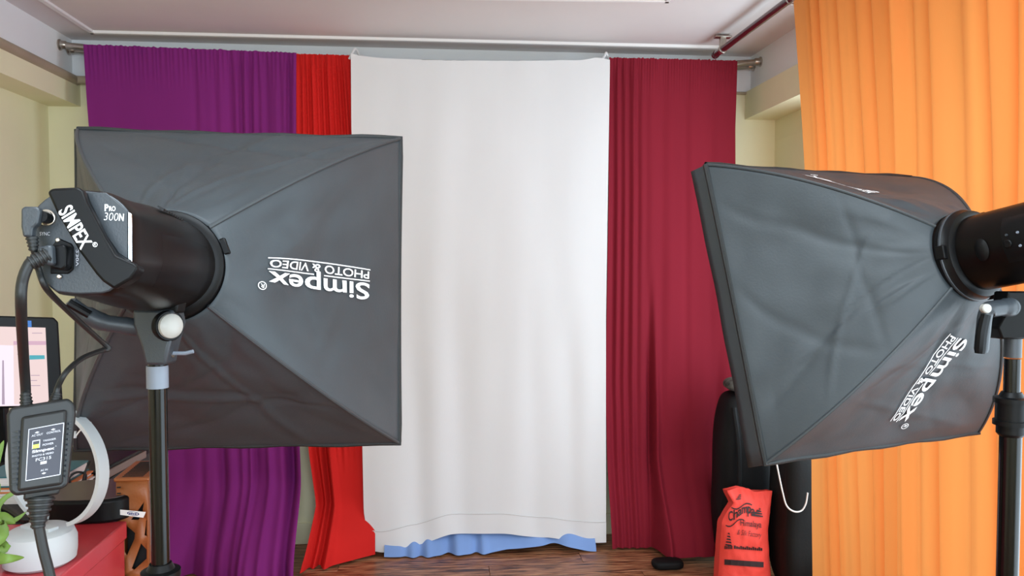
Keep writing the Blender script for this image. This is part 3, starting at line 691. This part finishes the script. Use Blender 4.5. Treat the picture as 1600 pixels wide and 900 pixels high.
for k in range(11):
    y = 675+8.2*k
    MB().add([bq(19-k*.35, y, .001), bq(28-k*.35, y-1.8, .004), bq(37-k*.5, y, .001), bq(28-k*.35, y+1.8, .004), bq(28, y, -.002)], [(0, 1, 4), (1, 2, 4), (2, 3, 4), (3, 0, 4), (0, 3, 1), (1, 3, 2)]).build('grip_ridge', M_GRY, T)
    y = 662+8.2*k
    MB().add([bq(104.5-k*.6, y, .001), bq(108-k*.6, y-2.4, .0035), bq(113-k*.8, y-1, .001), bq(108-k*.6, y+2, .0035), bq(108-k*.6, y, -.002)], [(0, 1, 4), (1, 2, 4), (2, 3, 4), (3, 0, 4), (0, 3, 1), (1, 3, 2)]).build('grip_ridge', M_GRY, T)
def relief(p, q, r0, r1, n=5):
    b = MB(); p = V(p); q = V(q); d = q-p
    b.tube([p, q], [r0*.86, r1*.86], 14)
    for k in range(n):
        f = (k+.5)/n; rr = lerp(r0, r1, f); b.tube([p+d*(f-.28/n), p+d*(f-.2/n), p+d*(f+.2/n), p+d*(f+.28/n)], [rr*.9, rr, rr, rr*.9], 14)
    return b
relief(bq(42, 642, -.013), bq(40, 614, -.013), .0072, .0052).build('strain_relief', M_RUB, T)
relief(bq(84, 634, -.013), bq(89, 614, -.013), .0070, .0046).build('strain_relief', M_RUB, T)
sk = MB(); sk.hexa([bq(36, 782, -.024), bq(92, 772, -.024), bq(92, 772, -.004), bq(36, 782, -.004), bq(38, 765, -.026), bq(96, 757, -.026), bq(96, 757, -.002), bq(38, 765, -.002)]); sk.build('cable_collar', M_RUB, T, bevel=.002)
relief(bq(63, 776, -.014), bq(59, 826, -.014), .0145, .0062, 6).build('strain_relief', M_RUB, T)
MB().tube(catmull([bq(60, 820, -.014), bq(68, 860, -.014), bq(78, 900, -.014), bq(88, 960, -.012), bq(92, 1060, .0), bq(80, 1200, .02)], 6), .0053, 10).build('input_cable', M_RUB, T)
# mains lead to the inlet on the head
pc = LH.bp(100, 404, .004); pe = LH.bp(96, 404, .034)
MB().prism([LH.bp(x, y, .004) for x, y in ((88, 386), (110, 384), (114, 390), (113, 418), (106, 424), (88, 420))], w_*.016).build('inlet_plug', M_BLK, T, bevel=.002)
MB().prism([LH.bp(x, y, .02) for x, y in ((64, 388), (88, 383), (90, 416), (70, 414))], w_*.012).build('plug_body', M_GRY, T, bevel=.003)
e0 = LH.bp(76, 398, .027); e1_ = LH.bp(46, 412, .033)
relief(e0, e1_, .0085, .0064, 5).build('strain_relief', M_RUB, T)
MB().tube(catmull([e1_+(e0-e1_)*.3, e1_, LH.bp(35, 440, .033), LH.bp(33, 480, .025), atd(37, 560, .79), bq(40, 606, -.013), bq(40, 622, -.013)], 7), .0049, 12).build('mains_cable', M_RUB, T)
# sync lead with angled plug
sj = LH.bp(74, 341, .009)
MB().tube([sj-w_*.002, sj+w_*.014], .0052, 14).build('sync_plug_tip', M_BLK, T)
MB().prism([LH.bp(x, y, .018) for x, y in ((40, 328), (46, 325), (66, 325), (70, 332), (66, 352), (58, 358), (57, 372), (43, 372), (40, 356))], w_*.011).build('sync_plug', M_GRY, T, bevel=.002)
relief(LH.bp(50, 370, .023), LH.bp(53, 392, .022), .0058, .0042, 4).build('strain_relief', M_RUB, T)
MB().tube(catmull([LH.bp(52, 386, .023), LH.bp(60, 420, .012), LH.bp(72, 450, .006), atd(98, 478, .82), atd(130, 508, .88), atd(158, 533, .92), atd(170, 545, .93), atd(158, 548, .92), atd(128, 560, .87), atd(103, 582, .83), bq(90, 606, -.013), bq(88, 622, -.013)], 7), .0030, 10).build('sync_cable', M_RUB, T)

# ------------------------------------------------------------------ counter and the things on it
ZT = .985
YE = atz(188, 814, ZT).y; XE = (atz(188, 814, ZT).x+atz(112, 896, ZT).x)/2
ct = thing('counter', 'red laminate counter in the lower left corner', 'counter', (-1.3, 1.3, 0))
MB().box((-1.955, .72, ZT-.035), (XE, YE, ZT)).build('top', M_REDT, ct, bevel=.003)
MB().box((-1.95, .74, .08), (XE-.004, YE-.004, ZT-.035)).build('body', M_REDT, ct, bevel=.002)
MB().box((-1.94, .78, 0), (XE-.03, YE-.03, .08)).build('plinth', M_DARK, ct)
dk = thing('desk', 'dark desk behind the red counter carrying the monitor', 'desk', (-1.35, 1.9, 0))
MB().box((-1.955, YE+.004, ZT-.03), (-.775, 2.2, ZT)).build('top', M_DARK, dk, bevel=.002)
for x in (-1.93, -.80): MB().box((x, YE+.01, 0), (x+.025, 2.18, ZT-.03)).build('side_panel', M_DARK, dk)
MB().box((-1.9, 2.14, .2), (-.81, 2.16, ZT-.03)).build('back_panel', M_DARK, dk)
# brown hamper
YH = YE+.018; hx0, hx1, hzt = aty(184, 850, YH).x, aty(233, 850, YH).x, aty(200, 752, YH).z
hm = thing('laundry_hamper', 'tall brown plastic hamper with triangular cut-outs beside the red counter', 'hamper', (-.63, 1.65, 0))
MB().box((hx0+.006, YH+.006, .012), (hx1-.006, YH+.1, .018)).build('bottom', M_HAMP, hm)
# front panel: bars around triangular openings, in a plane of its own
def hq(px, py): return aty(px, py, YH)
fr = MB(); th = V((0, .004, 0))
holes_px = [[(205, 812), (226, 783), (223, 803), (217, 812)], [(194, 823), (199, 821), (212, 832), (211, 841), (199, 868), (195, 862)], [(206, 888), (221, 848), (230, 858), (230, 872), (210, 890)], [(226, 836), (229, 812), (231, 812), (231, 838)]]
bmh = bmesh.new()
zlo = aty(200, 905, YH).z
outer = [V((hx0, YH, zlo)), V((hx1, YH, zlo)), V((hx1, YH, hzt)), V((hx0, YH, hzt))]
def loop(pts):
    vs = [bmh.verts.new(p) for p in pts]; return [bmh.edges.new((vs[i], vs[(i+1) % len(vs)])) for i in range(len(vs))]
es = loop(outer)
for hpx in holes_px: es += loop([hq(*p) for p in hpx])
bmesh.ops.triangle_fill(bmh, use_beauty=True, use_dissolve=False, edges=es)
bmh.verts.ensure_lookup_table(); bmh.verts.index_update()
fr.add([v.co.copy() for v in bmh.verts], [tuple(v.index for v in f.verts) for f in bmh.faces]); bmh.free()
o = fr.build('front_panel', M_HAMP, hm); sm_ = o.modifiers.new('solid', 'SOLIDIFY'); sm_.thickness = .006; sm_.offset = 0
# lower lattice rows repeat the same openings further down
for k in range(1, 6):
    z = zlo-.145*k
    for x0, x1, x2, x3 in ((hx0, hx0+.03, hx1-.03, hx1),):
        lt = MB(); lt.box((hx0, YH-.003, z), (hx1, YH+.003, z+.03)); lt.box((hx0, YH-.003, z), (hx0+.02, YH+.003, z+.146)); lt.box((hx1-.02, YH-.003, z), (hx1, YH+.003, z+.146))
        lt.prism([V((hx0+.02, YH-.003, z+.03)), V((hx0+.045, YH-.003, z+.03)), V((hx1-.02, YH-.003, z+.146)), V((hx1-.045, YH-.003, z+.146))], V((0, .006, 0)))
        lt.build('lattice_bar', M_HAMP, hm)
for x in (hx0, hx1-.006): MB().box((x, YH+.004, .0), (x+.006, YH+.10, hzt)).build('side_panel', M_HAMP, hm)
MB().box((hx0, YH+.097, 0), (hx1, YH+.103, hzt)).build('back_panel', M_HAMP, hm)
MB().box((hx0, YH-.003, 0), (hx1, YH+.003, max(.02, zlo-.145*5))).build('base_panel', M_HAMP, hm)
MB().box((hx0+.012, YH+.018, .02), (hx1-.012, YH+.022, hzt-.02)).build('dark_sheet', M_DARK, hm)  # flat dark sheet just behind the openings of the front panel
# sloping perforated lid
l0, l1 = hzt, hzt+.006
MB().hexa([(hx0-.004, YH-.006, l0), (hx1+.004, YH-.006, l0), (hx1+.004, YH+.107, l1), (hx0-.004, YH+.107, l1), (hx0-.004, YH-.006, l0+.008), (hx1+.004, YH-.006, l0+.008), (hx1+.004, YH+.107, l1+.008), (hx0-.004, YH+.107, l1+.008)]).build('lid', M_HAMP, hm, bevel=.003)
pf = MB()
for i in range(12):
    for j_ in range(12):
        x = lerp(hx0+.012, hx1-.012, i/11); f = (j_+.5)/12; y = lerp(YH, YH+.098, f); z = lerp(l0, l1, f)+.0085
        pf.obox((x, y, z), V((.0018, 0, 0)), V((0, .0018, .0)), V((0, 0, .0006)))
pf = pf.build('lid_perforations', M_DARK, hm); pf['kind'] = 'stuff'
for k in range(16):
    z = lerp(zlo+.005, hzt-.012, k/15); MB().box((hx0+.002, YH-.0045, z), (hx0+.009, YH-.002, z+.0025)).build('side_rib', M_DARK, hm)
for i in range(9):
    for j_ in range(4):
        pass
# white tag with blue oval
P0 = aty(186, 803, YE)
tg = MB().hexa([aty(x, y, Y) for Y in (YE-.002, YE+.000) for x, y in ((184, 804), (224, 809), (228, 800), (186, 796))])
tgo = tag(tg.build('paper_tag', M_PAPER), 'white paper tag with a blue oval mark sticking out past the counter corner', 'tag')
ov = MB()
for k in range(18):
    a0, a1 = 2*math.pi*k/18, 2*math.pi*(k+1)/18
    ov.add([aty(208+9*r*math.cos(a), 802.5+3*r*math.sin(a)+.1*r*9*math.cos(a), YE-.0025) for r, a in ((.85, a0), (1.05, a0), (1.05, a1), (.85, a1))], [(0, 1, 2, 3)])
for k in range(4): dquad(ov, [(202+3*k, 803.6+.3*k), (204+3*k, 803.8+.3*k), (204+3*k, 801.2+.3*k-(k % 2)), (202+3*k, 801+.3*k)], lambda x, y: aty(x, y, YE-.0025))
ov.build('oval_mark', M_INK, tgo, ang=180, recalc=False)
# dark rounded box
bc = atz(150, 800, ZT+.0005); pts = []
for k in range(28):
    a = 2*math.pi*k/28; ca, sa = math.cos(a), math.sin(a)
    pts.append(bc+V((.088*math.copysign(abs(ca)**.55, ca), .078*math.copysign(abs(sa)**.7, sa), 0)))
sb_ = thing('set_top_box', 'dark grey rounded electronics box on the red counter', 'electronics box', bc)
MB().prism(pts, V((0, 0, .046))).build('housing', M_BLK, sb_, bevel=.006, seg=3)
MB().prism([bc+(p-bc)*.93+V((0, 0, .0462)) for p in pts], V((0, 0, .001))).build('top_plate', mat('smoky_brown_gloss', (72, 58, 54), .3, var=.15, vs=12), sb_)
# books and slabs behind it
def book(label, lo, hi, cover, nm='book'):
    t = thing(nm, label, 'book', ((lo[0]+hi[0])/2, (lo[1]+hi[1])/2, lo[2]))
    a, b, c = lo; d, e, f = hi; k = .003
    cv = MB(); cv.box((a, b, c), (d, e, c+k)); cv.box((a, b, f-k), (d, e, f)); cv.box((a, b, c+k), (a+k, e, f-k)); cv.build('cover', cover, t)
    MB().box((a+k, b+.002, c+k), (d-.003, e-.003, f-k)).build('pages', M_PAGE, t)
    return t
book('thick grey-edged book lying at the bottom of the pile behind the lamp ring', (-.96, 1.70, ZT+.0005), (-.785, 1.825, ZT+.022), M_PAGE)
book('orange-covered book in the middle of the pile behind the lamp ring', (-.965, 1.702, ZT+.0228), (-.79, 1.828, ZT+.034), M_ORB)
book('teal book with white page edges on top of the pile behind the lamp ring', (-.97, 1.704, ZT+.0348), (-.80, 1.83, ZT+.058), M_TEAL)
lpz = ZT+.001
lt = thing('laptop', 'closed black laptop lying on the dark desk beside the brown hamper', 'laptop', (-.89, 1.96, lpz))
Mx = lambda x, y, z: V((-.895, 1.96, lpz))+Matrix.Rotation(math.radians(-5), 3, 'Z')@V((x, y, z))
MB().hexa([Mx(*p) for p in ((-.13, -.12, 0), (.125, -.12, 0), (.125, .12, 0), (-.13, .12, 0), (-.13, -.12, .02), (.125, -.12, .02), (.125, .12, .02), (-.13, .12, .02))]).build('base', mat('taupe_laptop_edge', (112, 92, 84), .4), lt, bevel=.003)
MB().hexa([Mx(*p) for p in ((-.13, -.12, .0205), (.125, -.12, .0205), (.125, .12, .0205), (-.13, .12, .0205), (-.13, -.12, .03), (.125, -.12, .03), (.125, .12, .03), (-.13, .12, .03))]).build('lid', M_BLK, lt, bevel=.003)
# lamp with ring
lb = atz(63, 880, ZT); lb.z = ZT+.0005
la = thing('ring_lamp', 'white table lamp with a thin white ring on a round base', 'lamp', lb)
MB().lathe(lb, (0, 0, 1), [(.046, 0), (.0545, .006), (.0565, .02), (.0565, .042), (.052, .054), (.044, .059)], 40).build('base', M_LAMP, la)
ln = (-FW-RT*.33).normalized(); lx = V((0, 0, 1)).cross(ln).normalized()
rc = atd(88, 729, (lb-CAM).dot(FW))
MB().obox(lb+V((0, 0, .061)), lx*.032, ln*.010, V((0, 0, .003))).build('foot_plate', M_LAMP, la, bevel=.001)
def ringf(a, b):
    q = math.pi*(-.5+.10)+(2*math.pi-.2*math.pi)*a
    hw = .0105
    n_in, n_out = .097, .104
    k = (b*4) % 4; c = [(n_out, -hw), (n_out, hw), (n_in, hw), (n_in, -hw), (n_out, -hw)][min(4, int(round(b*4)))]
    return rc+lx*(c[0]*math.cos(q))+V((0, 0, 1))*(c[0]*math.sin(q))*.98+ln*c[1]
MB().grid(ringf, 64, 4).build('ring_band', M_LAMP, la, ang=50)
dl = (lb-CAM).dot(FW)
MB().tube(catmull([atd(117, 683, dl+.01), atd(124, 674, dl+.01), atd(132, 667, dl+.005), atd(142, 660, dl)], 6), .0013, 8).build('pull_cord', M_CORD, la)
MB().obox(atd(117, 679, dl+.01), RT*.002, FW*.002, UP*.006).build('cord_plug', M_LAMP, la)
# cables on the counter
def cable(nm, label, pts, r, mt): return tag(MB().tube(catmull(pts, 7), r, 8).build(nm, mt), label, 'cable')
g = lambda px, py, z: atz(px, py, z+ZT-.96)
cable('black_cable', 'black cable looped on the red counter behind the lamp', [g(72, 800, .966), g(100, 772, .972), g(128, 760, .985), g(134, 742, 1.0), g(120, 738, 1.01), g(108, 748, 1.0), g(118, 768, .98), g(130, 772, .965)], .0026, M_RUB)
cable('black_cable', 'black cable running past the white lamp base toward the books', [g(60, 822, .964), g(88, 812, .964), g(100, 790, .966), g(124, 765, .98), g(134, 735, 1.01), g(140, 720, 1.03)], .0026, M_RUB)
cable('black_cable', 'thick black cable bundle lying behind the trigger box', [g(0, 790, .966), g(20, 800, .968), g(40, 812, .968), g(60, 800, .97), g(84, 790, .97), g(100, 800, .968)], .006, M_DARK)

# monitor
MD = 2.02; mn = (-ray(60, 570).normalized()-RT*.02).normalized(); MP = atd(40, 570, MD)
mq = lambda x, y, h=0: onpl(x, y, MP+mn*h, mn)
mo = thing('monitor', 'black-framed computer monitor showing a pinkish window at the left edge', 'monitor', V((MP.x, MP.y, ZT)))
MB().prism([mq(x, y, 0) for x, y in ((-110, 640), (92, 636), (98, 628), (91, 503), (84, 496), (-110, 490))], -mn*.035).build('housing', M_BLK, mo, bevel=.004, seg=3)
MB().prism([mq(x, y, .0005) for x, y in ((-95, 637), (76.5, 633), (71, 512), (-95, 508))], mn*.001).build('screen', M_SCR, mo)
def scr(nm, pts, mt, h): MB().prism([mq(x, y, h) for x, y in pts], mn*.0004).build(nm, mt, mo)
scr('screen_window', ((-92, 636), (52, 633), (50, 590), (22, 540), (-92, 536)), M_SCW, .0018)
scr('screen_window', ((22, 632), (75, 632), (72, 537), (21, 537)), M_SCR, .0026)
scr('screen_header', ((21, 539), (72, 539), (71.8, 533), (21, 533)), M_SCL, .0034)
scr('screen_button', ((46, 562), (70, 561), (69.6, 555), (46, 555)), M_SCT, .0034)
scr('screen_bar', ((3, 632), (7.5, 632), (6, 563), (3.5, 563)), M_SCG, .0034)
for k, (y, x0, x1) in enumerate(((520, 50, 66), (546, 27, 34), (553, 27, 33), (586, 48, 62), (594, 48, 58), (602, 48, 63))):
    scr('screen_text_line', ((x0, y+1), (x1, y+1), (x1, y), (x0, y)), M_SCG, .0036)
scr('bezel_sticker', ((43, 511), (49.5, 511), (49, 501), (43, 501)), M_BLUE, .001)
b = V((MP.x-.1, MP.y+.03, ZT))
MB().lathe(b+V((0, 0, .0005)), (0, 0, 1), [(.11, 0), (.11, .008), (.09, .014), (.03, .018)], 28).build('stand_base', M_BLK, mo)
MB().obox(b+V((0, .01, .09)), V((.03, 0, 0)), V((0, .012, 0)), V((0, 0, .09))).build('stand_neck', M_BLK, mo, bevel=.003)
rb = tag(MB().box((-1.62, 1.80, ZT+.0008), (-1.40, 1.90, ZT+.10)).build('storage_box', mat('dark_red_card', (112, 36, 44), .6), bevel=.003), 'dark red box on the desk under the monitor', 'box')

# plant at the left edge, pot on the counter just below the picture
pp = V((-.80, .93, ZT+.0005))
pt = thing('potted_plant', 'potted plant with slim green leaves at the lower left edge', 'plant', pp)
MB().lathe(pp, (0, 0, 1), [(.036, 0), (.048, .075), (.052, .076), (.052, .09), (.046, .09), (.045, .08)], 24, cap=True).build('pot', M_POT, pt)
def leaf(px, wd, nm='leaf'):
    P = catmull(px, 8); N = len(P); vs = []; fs = []
    for i, p in enumerate(P):
        tn = (P[min(i+1, N-1)]-P[max(i-1, 0)]).normalized(); side_ = tn.cross(CAM-p).normalized(); side_ = (side_+V((0, 0, .2))).normalized(); f = i/(N-1); ww = wd*math.sin(math.pi*min(.999, max(.04, f*.97+.03)))**.7
        nrm = side_.cross(tn)
        vs += [p-side_*ww+nrm*ww*.25, p, p+side_*ww+nrm*ww*.25]
    for i in range(N-1):
        for k in range(2): fs.append((i*3+k, i*3+k+1, i*3+k+4, i*3+k+3))
    MB().add(vs, fs).build(nm, M_LEAF, pt, ang=180, solid=.0008, recalc=False)
st = pp+V((0, 0, .08))
for pts_, wd in (([st, atd(-40, 860, 1.02), atd(-2, 790, 1.04), atd(18, 772, 1.05), atd(34, 768, 1.06)], .0036),
                 ([st, atd(-30, 860, 1.02), atd(-5, 815, 1.03), atd(10, 812, 1.04), atd(24, 818, 1.05)], .009),
                 ([st, atd(-30, 850, 1.05), atd(0, 820, 1.08), atd(24, 812, 1.09), atd(42, 799, 1.1)], .0042),
                 ([st, atd(-30, 880, 1.0), atd(-4, 874, 1.0), atd(15, 873, 1.0), atd(38, 871, 1.02)], .007),
                 ([st, atd(-20, 870, 1.02), atd(-6, 852, 1.04), atd(4, 849, 1.05), atd(14, 853, 1.06)], .006),
                 ([st, atd(-40, 800, 1.05), atd(-16, 740, 1.07), atd(-6, 715, 1.08), atd(6, 688, 1.09)], .008),
                 ([st, atd(-60, 850, .98), atd(-60, 760, .96), atd(-50, 700, .95)], .011), ([st, atd(-90, 860, 1.0), atd(-120, 800, .98), atd(-150, 780, .96)], .012)):
    leaf(pts_, wd)
# white card box with red edges
cb = thing('card_box', 'white card box with a red edge at the bottom left corner', 'box', atz(-8, 930, ZT))
A = [atz(26, 903, ZT+.002), atz(-70, 960, ZT+.002), atz(-120, 905, ZT+.002), atz(-30, 868, ZT+.002)]
tp = [p+V((0, 0, .115)) for p in A]
A = [p-RT*.035 for p in A]; tp = [p-RT*.035 for p in tp]
tp = [V((p.x-.03, p.y+.02, p.z)) for p in tp]
MB().hexa(A+tp).build('carton', M_CARD, cb, bevel=.001)
for i in range(4): MB().tube([A[i], tp[i]], .0014, 6).build('red_edge', M_CRED, cb)
MB().tube([tp[0], tp[1], tp[2], tp[3], tp[0]], .0014, 6).build('red_edge', M_CRED, cb)

# ------------------------------------------------------------------ bags in the right corner
def lump(lo, hi, e=.45, nz=.02, seed=0, n=28, m_=26, taper=.0, lean=0.):
    c = (V(lo)+V(hi))/2; h = (V(hi)-V(lo))/2
    def sp(x, p): return math.copysign(abs(x)**p, x)
    def fn(a, b):
        q = 2*math.pi*a; f = math.pi*(b-.5); z = sp(math.sin(f), e); k = abs(math.cos(f))**e*(1-taper*(z+1)/2)
        p = V((h.x*k*sp(math.cos(q), e), h.y*k*sp(math.sin(q), e), h.z*z))
        d = noise.noise(V((p.x*7, p.y*7, p.z*5+seed)))*nz+noise.noise(V((p.x*20, p.y*20, p.z*9+seed)))*nz*.35
        p = p*(1+0)+p.normalized()*d*(1 if z > -.97 else 0); p.y += lean*(z+1)/2*h.z*2
        return c+p
    return MB().grid(fn, n, m_)
bgk = thing('black_bag', 'tall black equipment bag standing behind the red carrier bag', 'bag', (1.43, 3.6, 0))
lump((1.325, 3.50, .012), (1.60, 3.75, .86), .5, .022, 3, taper=.1).build('body', M_BAGK, bgk, ang=180)
MB().tube(catmull([(1.38, 3.52, .80), (1.39, 3.475, .6), (1.39, 3.465, .3), (1.40, 3.475, .1)], 6), .012, 8).build('strap', M_BAGK, bgk)
bg2 = thing('charcoal_bag', 'charcoal upright bag against the right wall by the orange curtain', 'bag', (1.64, 3.38, 0))
lump((1.50, 3.20, .012), (1.735, 3.46, .80), .5, .02, 11, taper=.12).build('body', M_BAGG, bg2, ang=180)
MB().tube(catmull([(1.62, 3.24, .55), (1.63, 3.228, .35), (1.62, 3.232, .1)], 6), .006, 8).build('zip_seam', M_BAGK, bg2)
fold_ = tag(lump((1.375, 3.53, .868), (1.55, 3.70, .925), .7, .02, 21).build('folded_fabric', M_PATT, ang=180), 'mottled grey folded fabric lying on top of the tall black bag', 'fabric')
tag(lump((1.02, 3.58, .001), (1.17, 3.67, .045), .6, .006, 5).build('pouch', M_BAGK, ang=180), 'low black pouch on the floor under the maroon curtain', 'pouch')
# red carrier bag with print
RY = 3.33
zt_ = aty(1160, 764, RY).z
bl_ = pl([(aty(x, y, RY).z, aty(x, y, RY).x) for x, y in ((1136, 768), (1146, 786), (1136, 800), (1128, 815), (1125, 850), (1122, 900), (1120, 940))])
br_ = pl([(aty(x, y, RY).z, aty(x, y, RY).x) for x, y in ((1207, 765), (1203, 800), (1200, 830), (1202, 870), (1205, 900), (1206, 940))])
tz = pl([(0, aty(1136, 766, RY).z), (.3, aty(1160, 761, RY).z), (.45, aty(1170, 763, RY).z), (.6, aty(1180, 768, RY).z), (1, aty(1207, 767, RY).z)], True)
def bagf(s, t):
    z = lerp(tz(s), .012, t); x = lerp(bl_(z), br_(z), s)
    y = RY-.05*math.sin(math.pi*s)**.6*sm(t*2.2)+.008*noise.noise((s*4, t*6, 2))+.004*noise.noise((s*11, t*13, 7))
    return V((x, y, z))
cbg = thing('carrier_bag', 'red carrier bag with black print on the floor beside the maroon curtain', 'bag', (1.23, RY+.03, 0))
MB().grid(bagf, 30, 40).build('front', M_BAGR, cbg, ang=180)
MB().grid(lambda s, t: (lambda p: V((p.x, 2*RY+.055-p.y, p.z-.01*sm(1-t))))(bagf(s, t)), 20, 30).build('back', M_BAGR, cbg, ang=180)
gs = MB()
for s_ in (0, 1): gs.grid(lambda a, t, s_=s_: bagf(s_, t).lerp((lambda p: V((p.x, 2*RY+.055-p.y, p.z-.01*sm(1-t))))(bagf(s_, t)), a), 4, 30)
gs.build('gusset', M_BAGR, cbg, ang=180)
MB().box((bl_(.012)+.002, RY+.002, .003), (br_(.012)-.002, RY+.053, .012)).build('bottom', M_BAGR, cbg)
def bagsurf(px, py):
    P = aty(px, py, RY-.03)
    for _ in range(6):
        t_ = (tz(.5)-P.z)/(tz(.5)-.012); s_ = (P.x-bl_(P.z))/max(.01, br_(P.z)-bl_(P.z)); s_ = max(0, min(1, s_)); t_ = max(0, min(1, (tz(s_)-P.z)/(tz(s_)-.012)))
        P = aty(px, py, bagf(s_, t_).y-.006)
    return P
pm_ = MB()
for ch, q in (('C', [(1138, 815), (1145, 813), (1145, 798), (1138, 799)]), ('h', [(1146, 813), (1153, 808), (1153, 794), (1146, 797)]), ('a', [(1153, 808), (1159, 804), (1159, 794), (1153, 797)]),
              ('m', [(1159, 803), (1168, 801), (1168, 791), (1159, 793)]), ('p', [(1168, 807), (1174, 808), (1174, 792), (1168, 791)]), ('a', [(1174, 804), (1180, 806), (1180, 796), (1174, 794)])):
    decal(pm_, ch, q, bagsurf, .02)
decal(pm_, 'Himalaya', [(1157, 824), (1190, 828), (1190, 815), (1157, 812)], bagsurf, .005)
decal(pm_, '& Silk Factory', [(1152, 838), (1190, 843), (1190, 832), (1152, 827)], bagsurf, -.008, .35)
for k in range(14): dquad(pm_, [(1147+3.2*k, 857.5+.23*k), (1149.6+3.2*k, 857.7+.23*k), (1149.6+3.2*k, 852.5+.23*k+(k % 3)), (1147+3.2*k, 852.2+.23*k+(k % 3))], bagsurf)
def wave(a, b, n=8):
    for i in range(n):
        p0 = lerp(a[0], b[0], i/n), lerp(a[1], b[1], i/n)+3.5*math.sin(2*math.pi*i/n); p1 = lerp(a[0], b[0], (i+1)/n), lerp(a[1], b[1], (i+1)/n)+3.5*math.sin(2*math.pi*(i+1)/n)
        dquad(pm_, [(p0[0], p0[1]+2), (p1[0], p1[1]+2), p1, p0], bagsurf)
pm_.build('lettering', M_BINK, cbg, ang=180, recalc=False); pm_ = MB()
wave((1143, 792), (1175, 788)); wave((1134, 820), (1163, 812))
pm_.build('wave_line', M_BINK, cbg, ang=180, recalc=False); pm_ = MB()
for k in range(4):
    dquad(pm_, [(1174+4*k, 806-3*k), (1192-1.0*k, 808-4*k), (1192-1.5*k, 806-4*k), (1175+4*k, 803-3.4*k)], bagsurf)
pm_.build('mountain_mark', M_BINK, cbg, ang=180, recalc=False); pm_ = MB()
for k in range(5):
    dquad(pm_, [(1133+k, 852-4.4*k), (1144-.8*k, 854-4.6*k), (1143-.8*k, 851-4.6*k), (1134+k, 850-4.4*k)], bagsurf)
for k in range(3): dquad(pm_, [(1150+2*k, 781-3*k), (1158, 780-3*k), (1158, 778.4-3*k), (1151+2*k, 779-3*k)], bagsurf)
pm_.build('tree_mark', M_BINK, cbg, ang=180, recalc=False)['kind'] = 'stuff'; pm_ = MB()
for k in range(5): dquad(pm_, [(1132+2.6*k, 858), (1134+2.6*k, 858), (1134+2.6*k, 853+(k % 2)), (1132+2.6*k, 853)], bagsurf)
pm_.build('small_lettering', M_BINK, cbg, ang=180, recalc=False); pm_ = MB()
for k in range(6): dquad(pm_, [(1132+10.2*k, 882.5+.7*k), (1142.2+10.2*k, 883.2+.7*k), (1142.2+10.2*k, 874.7+.7*k), (1132+10.2*k, 874+.7*k)], bagsurf)
pm_.build('printed_bar', M_BINK, cbg, ang=180, recalc=False)
# cords
tag(MB().tube(catmull([aty(1213, 722, 3.165), aty(1217, 742, 3.165), aty(1223, 770, 3.165), aty(1229, 790, 3.165), aty(1240, 799, 3.165), aty(1252, 798, 3.165), aty(1259, 787, 3.165), aty(1262, 770, 3.165)], 7), .0035, 8).build('drawstring', M_CORD), 'white cord hanging in a loop over the charcoal bag', 'cord')
tag(MB().tube(catmull([(1.752, 3.42, .75), (1.758, 3.41, .5), (1.754, 3.41, .25), (1.76, 3.42, .01)], 6), .005, 8).build('red_cord', M_RCORD), 'dull red cord running down beside the right wall', 'cord')
